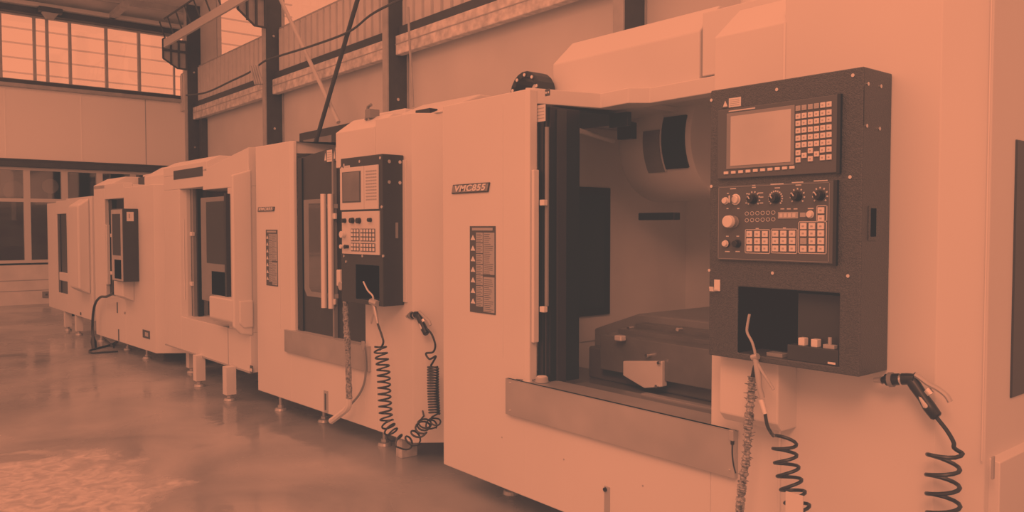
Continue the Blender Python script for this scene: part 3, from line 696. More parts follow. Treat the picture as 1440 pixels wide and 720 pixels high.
# blow gun hanging at the lower edge of the cabinet with its own coil, and a wrapped hose beside it
gb = -.2
c = wpt(f1, A(1063, 512, y=gb))
t = thing('blow_gun', 'slim metal blow gun hooked under the nearest control cabinet with a black coiled hose', 'blow gun', None, c)
h = lambda px, py, dy=0: wpt(f1, A(px, py, y=gb+dy))-c
MB().tube(spline([h(1061, 508), h(1062, 498), h(1058, 482), h(1051, 468), h(1051, 458), h(1054, 442)]), .0045, 8).build('bent_nozzle_tube', 'steel', t, smooth=True)
MB().tube([h(1062, 503), h(1066, 525), h(1068, 545), h(1072, 560)], [.009, .011, .009, .010], 10).build('body', 'steel', t, smooth=True)
MB().tube(spline([h(1066, 512), h(1072, 523), h(1080, 535), h(1088, 548)]), .005, 8).build('lever', 'steel', t, smooth=True)
MB().cyl(h(1070, 562, -.0), h(1076, 582), .0105, .009, 10).build('hose_connector', 'alu', t, smooth=True)
MB().cyl(h(1058, 503), h(1066, 501), .011, seg=12).build('hook_ring', 'foot', t, smooth=True)
ax = [h(1104, 614), h(1104, 640), h(1112, 680), h(1124, 720), h(1134, 770)]
coil_hose(t, [h(1076, 582), h(1079, 598), h(1084, 608)], ax, .037, 8.6, .006, PI*.9, squash=.8)
MB().box(-.03, .03, -.002, .002, -.07, .05, Matrix.Translation(h(1117, 716, -.05))).build('paper_tag', 'sticker', t)

pts = [wpt(f1, A(px, py, y=gb+.02)) for px, py in ((1058, 530), (1056, 560), (1052, 600), (1050, 640), (1044, 680), (1040, 720), (1036, 780))]
c = pts[0]; sp = [p-c for p in spline(pts, 24)]
t = thing('wrapped_hose', 'hose in crinkled clear plastic wrap hanging below the nearest control cabinet', 'hose', None, c)
MB().tube(sp, [.0135*(1+.3*random.uniform(-1, 1)) for _ in sp], 14).build('plastic_wrapping', 'wrap', t)
MB().tube([Vector((.012, .0, .055)), Vector((.006, 0, .03)), Vector((0, 0, -.01))], [.004, .006, .008], 8).build('hose_end', 'rubber', t, smooth=True)
m = MB()
for i in range(60):
    p = sp[random.randrange(6, len(sp)-6)]; a = random.uniform(0, 2*PI); d = Vector((math.cos(a), math.sin(a), random.uniform(-.3, .6))).normalized()
    q = p+d*.012; e = p+d*random.uniform(.02, .027); w = Vector((0, 0, .003)); m.loft([[q-w, q+w, q+w*.5+Vector((.002, 0, 0))], [e-w*.3, e+w*.3, e+Vector((.001, 0, 0))]])
m.build('wrap_tear', 'wrap', t)
# plug with cable on the end of the sill
c = wpt(f1, A(1030, 612, y=-.03)); t = thing('cable_plug', 'small plug with short black lead on the right end of the nearest sill', 'plug', None, c)
MB().box(-.012, .010, -.01, .006, -.02, .02).build('plug_body', 'foot', t, .003)
MB().cyl((0, 0, -.02), (0, 0, -.035), .007, seg=10).build('strain_relief', 'rubber', t, smooth=True)
MB().tube(spline([(0, 0, -.03), (.0, 0, -.07), (.006, 0, -.11), (.016, 0, -.14)]), .003, 6).build('lead', 'rubber', t, smooth=True)
# puck on the sill
c = wpt(f1, A(762, 531, y=.045)); c.z = zs+.001
t = thing('magnetic_puck', 'small pale puck with thin lead on the left end of the nearest sill', 'puck', None, c)
MB().cyl((0, 0, 0), (0, 0, .028), .034, .03, 24).build('puck_body', 'keyd', t, .004, True)
MB().cyl((.0, 0, .024), (.0, 0, .031), .024, seg=24).build('puck_cap', 'sticker', t, .001, True)
MB().tube(spline([(-.03, -.01, .012), (-.06, -.02, .004), (-.10, -.05, .004), (-.125, -.062, .004)]), .0025, 6).build('lead', 'ink', t, smooth=True)

# ================================================================== MACHINE 2
f2w = W0.at(363, 548.5, z=zb)
f2 = Frame(f2w.x, f2w.y, 2.9); A2 = f2.at
m2_ = thing('machining_center', 'second white machining center from the right, its dark glazed door shut', 'machine', f2)
if 0: print('f2', f2w)
zb2 = zb; zt2 = A2(357, 207, y=0).z; xd2 = A2(414, 330, y=0).x; xj = A2(408, 330, y=0).x
p2L, p2R = A2(479.5, 300, y=-.16).x, A2(538, 300, y=-.16).x
xs2 = A2(528, 200, y=0).x; xf2 = A2(580, 400, y=0).x
zl2 = A2(415, 222, y=0).z; zs2 = A2(400, 464, y=-.02).z; zs20 = A2(400, 494, y=-.02).z
zr2 = A2(480, 186, y=0).z; zr2b = A2(528, 168, y=0).z; zr2t = A2(575, 155, y=0).z
if 0: print('M2', zb2, zt2, 'xd', xd2, 'panel', p2L, p2R, 'xs', xs2, 'xf', xf2, 'lintel', zl2, 'sill', zs20, zs2, zr2, zr2b, zr2t)
ce = A2(626, 625, z=zb2)
xr2 = A2(473, 300, y=0).x
m = MB()
m.prism([(0, 0), (xj, 0), (A2(414, 330, y=.02).x, .02), (A2(414, 330, y=.02).x, .045), (T, .09), (T, D), (0, D)], zb2, zt2)
m.box(xj+.0005, p2L+.0295, 0.0005, .3, zb2+.0005, zs2-.02)
m.box(T+.001, xr2-.001, D-.05, D-.001, zb2+.001, zt2-.05)
xd9 = p2L+.03; zu2 = A2(476, 236, y=0).z
m.box(xd9, xs2-.0005, 0, D, zb2, zu2-.001)
m.box(.06, xj, .1005, D-.06, zt2-.05, zt2-.01)
m.build('enclosure', 'white', m2_, .005)
zq = zr2
h1, h2, h3 = A2(435, 207, z=zt2), A2(475, 210, z=zt2), A2(415, 212, z=zt2)
print('h', h1, h2, h3)
MB().prism([(xj+.001, .02), (h1.x, min(h1.y, .9)), (xr2-.001, min(h2.y, .95)), (xr2-.001, 1.2), (xj+.001, 1.2)], zt2-.09, zt2-.001).build('header', 'white', m2_, .003)
MB().prism([(0, zu2), (0, zq), (.14, zq+.1), (D, zq+.1), (D, zu2)], xr2, xs2-.0005, 'x').build('upper_cover', 'white', m2_, .004)
MB().prism([(xs2, 0), (xf2, 0), (xf2+.3, .36), (xf2+.3, D), (xs2, D)], zb2, zr2b).build('tall_cover', 'white', m2_, .004)
B('sheet_seam', 'alu', m2_, xs2-.003, xs2+.003, -.004, .01, 1.0, zq, 0)
a, b = A2(574, 151, y=.3), A2(620, 156, y=.3)
MB().prism([(.1, zr2b), (.45, zr2b+.15), (1.4, zr2b+.15), (1.4, zr2b)], xs2-.1, xf2+.12, 'x').build('rear_hood', 'white', m2_, .01)
B('cover_gap', 'black', m2_, xf2-.1, xf2+.05, .1, .16, zr2b, zr2b+.035, 0)
B('cover_gap', 'black', m2_, xf2+.13, xf2+.29, .4, .46, zr2b, zr2b+.05, 0)
MB().box(xr2-.02, xs2-.1, .3, 1.5, zq, zq+.16).build('raised_lid', 'white', m2_, .01)
p = A2(520, 160, y=.1); MB().box(p.x-.03, p.x+.03, .08, .16, p.z-.03, p.z+.03).tube([(p.x-.05, .1, p.z-.04), (p.x-.02, .1, p.z+.05), (p.x+.02, .1, p.z+.06)], .012, 6).build('lid_latch', 'rail', m2_, .003)
# door
yd = .05
d = MB().prism([(xd2-.01, zs2), (p2L+.029, zs2), (p2L+.029, zu2-.01), (xr2-.001, zu2-.01), (xr2-.001, zl2+.06), (xd2-.01, zl2)], yd, yd+.02, 'y').build('sliding_door', 'darks', m2_, .002)
B('door_frame_edge', 'black', d, xd2-.01, xd2+.05, yd-.012, yd+.02, zs2, zl2)
wx0, wx1 = A2(428, 330, y=yd).x, A2(457, 330, y=yd).x; wz1, wz0 = A2(430, 281, y=yd).z, A2(430, 416, y=yd).z
o = MB().prism([(wx0, wz0+.05), (wx0+.04, wz0), (wx1, wz0), (wx1, wz1), (wx0, wz1)], yd-.004, yd+.001, 'y').build('door_window', 'rail', d, .002)
MB().prism([(wx0+.08, wz0+.07), (wx0+.11, wz0+.04), (wx1-.01, wz0+.04), (wx1-.01, wz1-.03), (wx0+.08, wz1-.03)], yd-.006, yd-.003, 'y').build('pane', mat('tinted_pane', .05, .08, spec=1, coat=.6), o)
for pa, pb in (((453, 273), (458, 433)), ((463, 273), (468, 434))):
    p0, p1 = A2(*pa, y=yd-.05), A2(*pb, y=yd-.05); xc = (p0.x+p1.x)/2
    hh = MB().cyl((xc, yd-.05, p1.z), (xc, yd-.05, p0.z), .022, seg=14).build('door_handle', 'alu', d, smooth=True)
    MB().box(xc-.01, xc+.01, yd-.05, yd, p0.z-.1, p0.z-.07).box(xc-.01, xc+.01, yd-.05, yd, p1.z+.07, p1.z+.1).build('handle_standoff', 'steel', hh)
xx = A2(468.5, 300, y=yd-.02).x; B('centre_strip', 'rail', d, xx, xx+.02, yd-.03, yd, zs2, zl2+.0)
for px, py in ((471, 304), (470, 424)): p = A2(px, py, y=yd-.03); B('catch', 'key', d, p.x-.02, p.x+.03, yd-.045, yd-.03, p.z-.02, p.z+.02, .003)
sticker(d, f2, 456, 212, 467, 227, yd-.03); sticker(d, f2, 469, 208, 478, 225, yd-.032)
p = A2(476, 392, y=-.1); MB().box(p.x-.03, p.x+.02, -.1, -.04, p.z-.05, p.z+.06).build('door_interlock', 'key', m2_, .006)
p = A2(480, 402, y=-.12); MB().cyl((p.x, -.13, p.z), (p.x, -.04, p.z), .03, seg=14).build('interlock_ring', 'foot', m2_, .003, True)
# sill
s0, s1 = A2(400, 480, y=-.02).x, A2(518, 500, y=-.02).x
o = MB().box(s0, s1, -.022, 0, zs20, zs2).build('sill_plate', 'stainless', m2_, .002)
MB().box(s0, s1, -.022, .06, zs2-.003, zs2+.003).build('sill_top', 'keyd', o)
p = A2(459, 563, y=0); o = B('level_gauge', 'keyd', m2_, p.x-.03, p.x+.025, -.006, 0, p.z-.085, p.z+.07, .002); B('gauge_slot', 'ink', o, p.x-.012, p.x+.008, -.008, -.004, p.z-.07, p.z+.05, 0)
nameplate(m2_, f2, 363, 291.5, 387, 297, 0, 'VMC855')
safety_chart(m2_, f2, 374, 323, 391, 403, -.001)
xq = A2(393, 300, y=0).x; B('sheet_seam', 'key', m2_, xq-.002, xq+.002, -.002, .001, zs2, zt2-.02, 0)
for px, py in ((395, 577), (456, 593), (541, 626)):
    p = A2(px, py, z=0); foot(m2_, p.x, p.y, zb2)
for x, y in ((.4, 1.8), (2.0, 1.8)): foot(m2_, x, y, zb2)
# control cabinet 2
yp2 = -.16
c0, c1 = A2(482, 424, y=yp2).z, A2(538, 216, y=yp2).z
k0, k1 = A2(500, 400, y=yp2).x, A2(533, 400, y=yp2).x; kz1, kz0 = A2(500, 372, y=yp2).z, A2(500, 420, y=yp2).z
if 0: print('cab2', p2L, p2R, c0, c1)
cab = niche_box('control_cabinet', 'darks', m2_, p2L, p2R, yp2, -.004, c0, c1, k0, k1, kz0, kz1, -.028)
MB().box(k0+.001, k0+.003, yp2+.004, -.03, kz0+.001, kz1-.001).box(k0+.003, k1-.001, -.034, -.03, kz0+.001, kz1-.001).build('niche_lining', 'pit', cab)
B('mounting_flange', 'key', cab, p2R-.02, p2R+.03, -.012, .0, c0+.02, c1-.03)
screws(cab, f2, ((484, 232), (506, 227), (535, 222), (537, 291), (484, 360), (510, 360), (539, 360), (487, 368)), y=yp2, r=.009)
screws(cab, f2, ((547, 227), (562, 228), (547, 256), (562, 257)), x=p2R, r=.011)
p0, p1 = A2(556, 313, x=p2R), A2(560, 335, x=p2R); o = B('recessed_handle', 'rail', cab, p2R, p2R+.004, p0.y, p0.y+.018, p1.z, p0.z, .001)
Q = lambda zx, zy_: (zx/4.8+470, zy_/4.8+220)
def unit2(name, tl, bl, xr):
    x0 = A2(*Q(*tl), y=yp2).x; x1_ = A2(*Q(xr, 200), y=yp2).x; zt_ = A2(*Q(*tl), y=yp2).z; zb_ = A2(*Q(*bl), y=yp2).z
    return B(name, 'grey', cab, x0, x1_, yp2-.01, yp2, zb_, zt_, .002), x0, x1_, zb_, zt_
up, x0, x1, z0, z1 = unit2('display_unit', (47, 82), (50, 362), 303); W, H = x1-x0, z1-z0
ys = yp2-.01
o = B('screen_frame', 'ink', up, x0+W*.07, x0+W*.57, ys-.003, ys, z0+H*.17, z0+H*.9, .001)
MB().box(x0+W*.1, x0+W*.54, ys-.005, ys-.002, z0+H*.2, z0+H*.88).build('screen', mat('dark_lcd', .12, .12, spec=1, noise=.2, nscale=5), o)
B('unit_seam', 'keyd', up, x0+W*.65, x0+W*.655, ys-.001, ys, z0, z1, 0)
for r in range(10):
    for c in range(5):
        B('soft_key', 'keyd', up, x0+W*(.70+c*.056), x0+W*(.70+c*.056)+.02, ys-.002, ys, z0+H*(.87-.072*r)-.004, z0+H*(.87-.072*r)+.004, 0)
lo_, x0, x1, z0, z1 = unit2('operator_unit', (60, 375), (64, 655), 309); W, H = x1-x0, z1-z0
for u, v, r in ((.1, .79, .016), (.32, .79, .02), (.5, .785, .02), (.8, .8, .014)):
    o = MB().cyl((x0+W*u, ys, z0+H*v), (x0+W*u, ys-.025, z0+H*v), r, r*.85, 16).build('rotary_knob', 'black', lo_, .002, True)
for u, v, r, mt in ((.08, .46, .022, 'key'), (.06, .17, .014, 'key'), (.18, .17, .014, 'black')):
    MB().cyl((x0+W*u, ys, z0+H*v), (x0+W*u, ys-.03, z0+H*v), r*.8, r, 16).build('push_button', mt, lo_, .002, True)
for (u0, n_, v0, r_) in ((.3, 3, .36, 3), (.56, 5, .36, 3), (.3, 3, .12, 2), (.56, 5, .12, 2)):
    for i in range(n_):
        for j in range(r_):
            cx_, cz_ = x0+W*(u0+i*.078), z0+H*(v0+j*.095)
            k = B('function_key', 'ink', lo_, cx_-.0155, cx_+.0155, ys-.004, ys, cz_-.0135, cz_+.0135, .001)
            B('key_face', 'key', k, cx_-.011, cx_+.011, ys-.0055, ys-.003, cz_-.009, cz_+.009, .0005)
sticker(cab, f2, 479, 234, 492, 237, yp2)

# hanging things on machine 2
h0 = lambda px, py, y=-.1: wpt(f2, A2(px, py, y=y))
gg = -.06
t, c = gun(f2, 591, 444, -.0, 'small black spray gun on a coiled hose on the second machine from the right', .82) if False else (None, None)
# (its gun hangs on the chamfered flank)
yg = .0
c = wpt(f2, A2(590, 443, y=yg)); t, c = gun(f2, 590, 443, yg, 'spray gun with coiled hose on the chamfered flank of the second machine from the right', .85)
rt = Matrix.Rotation(-f2.rot, 3, 'Z')
h = lambda px, py, y=yg: rt @ (wpt(f2, A2(px, py, y=y))-c)
ax = [h(609, 515), h(609, 545), h(611, 582)]
MB().tube(spline([h(600, 462), h(607, 470), h(612, 485), h(609, 495), h(599, 497), h(604, 505), h(613, 501), h(606, 514)]), .0065, 8).build('hose_lead', 'rubber', t, smooth=True)
MB().tube(helix(ax, .034, 18, 0, 12, .8), .006, 6).build('tight_coil', 'rubber', t, smooth=True)
ax = [h(612, 582), h(613, 592), h(608, 598), h(602, 594)]
MB().tube(helix(ax, .03, 3, 0, 12, .8), .0055, 6).build('loose_coil', 'rubber', t, smooth=True)
c = wpt(f2, A2(525, 430, y=-.19)); t = thing('blow_gun', 'metal blow gun hooked under the second control cabinet with a long black coiled hose', 'blow gun', None, c)
h = lambda px, py, y=-.17: wpt(f2, A2(px, py, y=y))-c
MB().tube([h(525, 425), h(528, 440), h(531, 455)], [.012, .014, .010], 10).build('body', 'foot', t, smooth=True)
MB().tube(spline([h(525, 424), h(524, 416), h(517, 408), h(511, 396)]), .005, 6).build('bent_nozzle_tube', 'light_steel', t, smooth=True)
MB().tube(spline([h(527, 430), h(524, 445), h(522, 455)]), .006, 6).build('lever', 'foot', t, smooth=True)
MB().tube([h(522, 424), h(531, 427)], .02, 8).build('hook_ring', 'foot', t, smooth=True)
MB().tube(spline([h(531, 455), h(537, 472), h(539, 482), h(534, 492)]), .007, 8).build('hose_lead', 'rubber', t, smooth=True)
ax = [h(534, 486), h(539, 520), h(541, 560), h(544, 592), h(553, 612)]; a2 = [h(553, 612), h(566, 624), h(580, 619), h(592, 604), h(598, 594, -.02)]
MB().tube(helix(ax, .042, 15, PI, 14, .75)+helix(a2, .04, 6, PI, 14, .75)[1:]+[h(596, 585, 0), h(594, 576, .06)], .0062, 6).build('coiled_hose', 'rubber', t, smooth=True)
pts = [h0(487, 395), h0(486, 440), h0(489, 490), h0(491, 560)]
c = pts[0]; sp = [p-c for p in spline(pts, 14)]
t = thing('wrapped_hose', 'plastic-wrapped hose strip hanging left of the second control cabinet', 'hose', None, c)
MB().tube(sp, [.02*(1+.2*random.uniform(-1, 1)) for _ in sp], 10).build('plastic_wrapping', 'wrap', t)
MB().tube([p-c for p in spline([h0(491, 560), h0(489, 573), h0(478, 583), h0(466, 592)])], [.018]*12+[.026]*13, 8).build('loose_end', 'keyd', t, smooth=True) if False else MB().tube([p-c for p in spline([h0(491, 560), h0(489, 573), h0(478, 583), h0(466, 592)])], .022, 8).build('loose_end', 'sticker', t, smooth=True)
c = h0(511, 486, -.03); t = thing('cable_plug', 'small plug with long curved lead on the sill of the second machine', 'plug', None, c)
MB().box(-.012, .012, -.01, .006, -.03, .03).build('plug_body', 'foot', t, .003)
MB().tube([p-c for p in spline([h0(512, 490, -.03), h0(514, 510, -.03), h0(513, 535, -.03), h0(505, 555, -.03), h0(491, 571, -.06)])], .008, 6).build('lead', 'rail', t, smooth=True)
c = W0.at(572, 641, z=0); o = MB().box(-.035, .035, -.06, .06, 0, zb2-.005).build('support_block', 'wood', None, .004); o.location = c; tag(o, 'wooden block under the right end of the second machine from the right', 'block')
c = W0.at(530, 622, z=0)
# air fitting
p = A2(594, 575, y=.1); 

# ================================================================== MACHINE 3
w3 = W0.at(233.5, 485, y=2.45); f3 = Frame(w3.x, w3.y, 1.6); A3 = f3.at
zb3 = w3.z; m3_ = thing('machining_center', 'middle white machining center of the row, on square legs with an open doorway', 'machine', f3)
zt3 = A3(235, 236, y=0).z; xd3 = A3(263, 330, y=.06).x; xc3 = A3(253, 330, y=0).x; xo3 = A3(322, 450, y=0).x; W3 = A3(361, 400, y=0).x
zs3 = A3(263, 447, y=0).z; zl3 = A3(262, 265, y=0).z
if 0: print('M3', w3, zt3, xd3, xo3, W3, zs3, zl3)
W3 = min(W3, 2.12)
zr3 = A3(345, 212, y=0).z
m = MB()
m.prism([(0, 0), (xc3, 0), (xd3, .06), (xd3, .1), (T, .1), (T, D), (0, D)], zb3, zl3)
m.box(xc3+.0005, xo3-.0005, 0.0005, .25, zb3+.0005, zs3).box(xo3, W3, 0, .25, zb3+.0005, zs3+.001).box(T+.01, W3-.01, .2505, D-.06, zb3+.001, zb3+.05)
m.box(T+.001, W3-.051, D-.05, D-.001, zb3+.001, zl3-.001)
m.box(0, xo3-.0005, 0.0005, .1, zl3+.0005, zt3-.09).box(0.001, xo3+.1, .1005, D-.001, zl3+.001, zl3+.03)
m.box(xo3, W3, .0, .1, zs3+.0015, zl3-.03)
m.box(W3-.05, W3-.0005, .1005, D, zs3+.002, zl3-.031)
m.build('enclosure', 'white', m3_, .005)
# raised hood with slot, and tall right cover
xh = A3(244, 246, y=.0).x; xh1 = A3(285, 246, y=0).x
MB().prism([(0, zt3-.09), (0, zt3-.0), (.12, zt3+.06), (1.5, zt3+.06), (1.5, zt3-.09)], 0, xh1+.1, 'x').build('upper_cover', 'white', m3_, .005)
s0, s1 = A3(244, 241, y=-.002), A3(285, 252, y=-.002)
o = B('vent_slot', 'darks', m3_, s0.x, s1.x, -.004, .002, A3(244, 253, y=0).z, A3(244, 240.5, y=0).z, .002)
zA, zB_ = A3(320, 216, y=0).z, A3(345, 207, y=0).z
MB().loft([[(xh1, 0, zl3-.03), (W3, 0, zl3-.03), (W3, 1.6, zl3-.03), (xh1, 1.6, zl3-.03)], [(xh1, 0, A3(290, 238, y=0).z), (W3, 0, A3(350, 207, y=0).z), (W3, 1.6, A3(350, 207, y=0).z+.1), (xh1, 1.6, A3(290, 238, y=0).z+.1)]]).build('tall_cover', 'white', m3_, .004)
# bulged front housing around the screen bay (right)
yb = -.12
bx0, bx1 = A3(329, 300, y=yb).x, W3-.02
bz0 = A3(329, 440, y=yb).z
# screen bay: an angled open frame without its cabinet
g0, g1 = A3(284, 350, y=.12), A3(323, 350, y=.12)
gz0, gz1 = A3(300, 420, y=.1).z, A3(300, 279, y=.1).z
ob = MB()
x0, x1 = A3(286, 350, y=0).x, A3(322, 350, y=0).x; ybay = -.02
ob.box(x0, x1, ybay, ybay+.04, gz0, gz1)
bay = ob.build('screen_bay', 'rail', m3_, .003)
a, b = A3(290, 284, y=ybay), A3(317, 372, y=ybay)
B('screen_opening', 'darks', bay, a.x, b.x, ybay-.004, ybay, b.z, a.z+.0, .002)
a, b = A3(298, 381, y=ybay), A3(319, 417, y=ybay)
B('lower_opening', 'pit', bay, a.x, b.x, ybay-.004, ybay, b.z, a.z, .002)
B('bay_side', 'black', bay, x1, x1+.04, ybay-.02, ybay+.05, gz0, gz1+.02)
# projecting operator housing to the right, underside rounded
hx0, hx1 = A3(330, 300, y=-.14).x, W3-.03
l0 = A3(293, 446, y=-.1)
MB().prism([(-.14, zs3+.06), (-.14, zl3+.05), (.02, zl3+.1), (.02, zs3-.02), (-.08, zs3-.0)], A3(328, 350, y=-.14).x, hx1, 'x').build('operator_housing', 'white', m3_, .01)
MB().prism([(-.1, A3(295, 446, y=-.1).z), (-.1, A3(295, 416, y=-.1).z), (.02, A3(295, 416, y=-.1).z), (.02, A3(295, 446, y=-.1).z-.04), (-.06, A3(295, 446, y=-.1).z-.04)], A3(294, 430, y=-.1).x, A3(330, 430, y=-.14).x, 'x').build('housing_shelf', 'white', m3_, .012)
# door strip
X3 = lambda px, y: A3(px, 350, y=y).x
d = B('sliding_door', 'darks', m3_, xd3-.02, X3(271, .1), .1, .14, zs3-.01, zl3, .002)
B('door_highlight_strip', 'rail', d, X3(271, .1), X3(273.5, .1), .09, .14, zs3, zl3, 0)
B('door_edge', 'black', d, X3(273.5, .12), X3(278, .12), .12, .16, zs3, zl3)
B('door_stile', 'rail', d, X3(279, .2), X3(286, .2), .2, .24, zs3, zl3)
p0, p1 = A3(263, 308, y=.07), A3(264, 421, y=.07); B('door_handle', 'alu', d, p0.x-.03, p0.x+.015, .03, .07, p1.z, p0.z, .004)
for py in (329, 399): p = A3(271, py, y=.09); B('strut_clip', 'key', d, p.x-.03, p.x+.03, .07, .1, p.z-.02, p.z+.02, .004)
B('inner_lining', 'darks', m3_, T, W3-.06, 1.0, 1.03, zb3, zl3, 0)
xq = A3(321, 480, y=0).x; B('sheet_seam', 'keyd', m3_, xq-.003, xq+.003, -.003, .001, zb3, zs3, 0)
B('base_lip', 'keyd', m3_, 0, W3, -.01, .0, zb3, zb3+.012, 0)
p = A3(354, 519, y=0); o = B('cable_entry', 'ink', m3_, p.x-.03, p.x+.03, -.004, 0, p.z-.03, p.z+.03, .004); B('entry_plug', 'key', o, p.x-.015, p.x+.015, -.008, -.002, p.z-.02, p.z+.005, .002)
for px, py in ((280.5, 543), (323, 563)):
    p = A3(px, py, z=0); foot(m3_, p.x, p.y, zb3, True)
for px, py, lx in ((270, 524, 1),):
    p = A3(px, py, z=0); foot(m3_, p.x, min(p.y, 1.9), zb3, True)
for x, y in ((1.8, 1.7),): foot(m3_, x, y, zb3, True)

# ================================================================== MACHINE 4
w4 = W0.at(135.5, 470, z=zb); f4 = Frame(w4.x, w4.y, 3.6); A4 = f4.at
m4_ = thing('machining_center', 'fourth white machining center from the right, its dark control cabinet seen side-on', 'machine', f4)
W4 = A4(219.5, 497, y=0).x; zb4 = zb
zt4 = A4(128, 262, y=0).z; xd4 = A4(152.5, 330, y=.04).x; xc4 = A4(148, 330, y=0).x; zs4 = A4(155, 413, y=0).z; zl4 = A4(152, 280, y=0).z
xo4 = A4(176, 400, y=0).x; zr4 = A4(190, 262, y=0).z
if 0: print('M4', w4, 'W', W4, zt4, xd4, zs4, zl4, xo4, zr4)
m = MB()
m.prism([(0, 0), (xc4, 0), (xd4, .04), (xd4, .09), (T, .09), (T, D), (0, D)], zb4, zt4)
m.box(xc4+.0005, xo4-.0005, 0.0005, .3, zb4+.0005, zs4-.03)
m.box(T+.001, xo4-.001, D-.05, D-.001, zb4+.001, zt4-.05)
m.prism([(xo4, 0), (W4, 0), (W4+.22, .26), (W4+.22, D), (xo4, D)], zb4, zr4)
m.box(xc4+.0005, xo4-.0005, 0.0005, .1, zl4, zt4-.0005).box(.06, xo4-.001, .1005, D-.06, zt4-.05, zt4-.02)
m.build('enclosure', 'white', m4_, .005)
h0z = A4(127, 268, y=.0).z; hx1 = A4(157, 262, y=0).x
MB().prism([(.0, zt4-.05), (0, zt4+.0), (.16, zt4+.09), (1.8, zt4+.09), (1.8, zt4-.05)], 0, hx1, 'x').build('upper_cover', 'white', m4_, .005)
MB().box(hx1, W4+.1, .352, 1.8, zt4, zt4+.12).build('rear_hood', 'white', m4_, .01)
B('cover_gap', 'black', m4_, hx1, W4+.1, .3, .35, zt4-.05, zt4+.085, 0)
# taller cabinet at the back right
zc4 = A4(203, 249, y=.25).z; x40 = A4(203, 255, y=.25).x
MB().prism([(.25, zr4-.3), (.25, zc4), (.45, zc4+.12), (1.5, zc4+.12), (1.5, zr4-.3)], x40, W4+.2, 'x').build('electrical_cabinet', 'white', m4_, .006)
d = B('sliding_door', 'black', m4_, xd4-.01, A4(158.5, 330, y=.05).x, .045, .1, zs4-.02, zl4, .002)
p0, p1 = A4(153, 316, y=.03), A4(155, 400, y=.03); B('door_handle', 'alu', d, p0.x-.05, p0.x, .0, .04, p1.z, p0.z, .004)
for py in (331, 384): p = A4(158, py, y=.03); B('strut_clip', 'key', d, p.x-.05, p.x+.03, .02, .06, p.z-.02, p.z+.02, .004)
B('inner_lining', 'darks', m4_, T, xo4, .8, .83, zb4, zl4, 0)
y4 = -.165
x0, x1 = A4(158, 350, y=y4).x, A4(173, 350, y=y4).x; z0, z1 = A4(175, 397, y=y4).z, A4(175, 293, y=y4).z
cab = B('control_cabinet', 'darks', m4_, x0, x1, y4, -.002, z0, z1, .006)
fcz = B('front_frame', 'steel', cab, x0, x1-.005, y4-.008, y4, z0+.01, z1-.01, .001)
H = z1-z0; Wc = x1-x0
B('screen', 'darks', fcz, x0+Wc*.12, x1-Wc*.14, y4-.012, y4-.006, z0+H*.36, z0+H*.93, .001)
B('lower_opening', 'pit', fcz, x0+Wc*.28, x1-Wc*.12, y4-.012, y4-.006, z0+H*.04, z0+H*.3, .001)
p0, p1 = A4(178, 298, x=x1), A4(188, 311, x=x1); o = B('side_sticker', 'sticker', cab, x1, x1+.002, p0.y, p1.y, p1.z, p0.z, 0)
B('sticker_print', 'keyd', o, x1+.002, x1+.003, p0.y+.02, p0.y+.035, p1.z+.03, p0.z-.02, 0)
jx0, jx1 = A4(163, 420, y=-.1).x, A4(189, 420, y=-.0).x
MB().prism([(-.12, A4(165, 415, y=-.1).z), (-.12, z0+.01), (0, z0+.01), (0, A4(165, 415, y=-.1).z-.06)], jx0, min(jx1, x1+.1), 'x').build('cabinet_bracket', 'white', m4_, .008)
p = A4(206, 470, y=0); o = B('socket_plate', 'ink', m4_, p.x-.11, p.x+.11, -.006, 0, p.z-.045, p.z+.045, .003); B('socket', 'steel', o, p.x-.02, p.x+.07, -.01, -.004, p.z-.022, p.z+.022, .002)
for px, y0, y1 in ((165, 425, 440), (167, 463, 479)):
    a, b = A4(px, y0, y=0), A4(px, y1, y=0); B('vent_slit', 'ink', m4_, a.x-.02, a.x+.015, -.003, 0, b.z, a.z, 0)
p = A4(176, 440, y=0); MB().cyl((p.x, -.01, p.z), (p.x, 0, p.z), .015, seg=10).build('plug_cap', 'keyd', m4_)
for px, py in ((180, 492), (207, 504), (143, 480)):
    p = A4(px, py, z=0); foot(m4_, p.x, max(.1, p.y), zb4)
foot(m4_, .5, 1.7, zb4)
cpts = [(160, 412), (150, 417), (141, 418), (134, 427), (131, 442), (130, 462), (131, 474)]
c = wpt(f4, A4(*cpts[0], y=-.06)); t = thing('power_cable', 'black cable looping from the fourth machine down to a plug and coil on the floor', 'cable', None, c)
pp = [wpt(f4, A4(px, py, y=-.08))-c for px, py in cpts]
MB().tube(spline(pp), .016, 6).build('cable_sheath', 'rubber', t, smooth=True)
MB().tube([pp[-1], pp[-1]+Vector((.02, 0, -.06)), pp[-1]+Vector((.06, 0, -.14))], [.02, .035, .03], 8).build('plug', 'rubber', t, smooth=True)
fl = [W0.at(px, py, z=.012)-c for px, py in ((168, 476), (158, 484), (140, 489), (126, 493), (130, 496), (150, 495), (166, 494))]
MB().tube(spline(fl), .012, 6).build('floor_coil', 'rubber', t, smooth=True)
fl = [W0.at(px, py, z=.012)-c for px, py in ((146, 476), (154, 483), (160, 488))]
MB().tube(spline(fl), .012, 6).build('floor_lead', 'rubber', t, smooth=True)

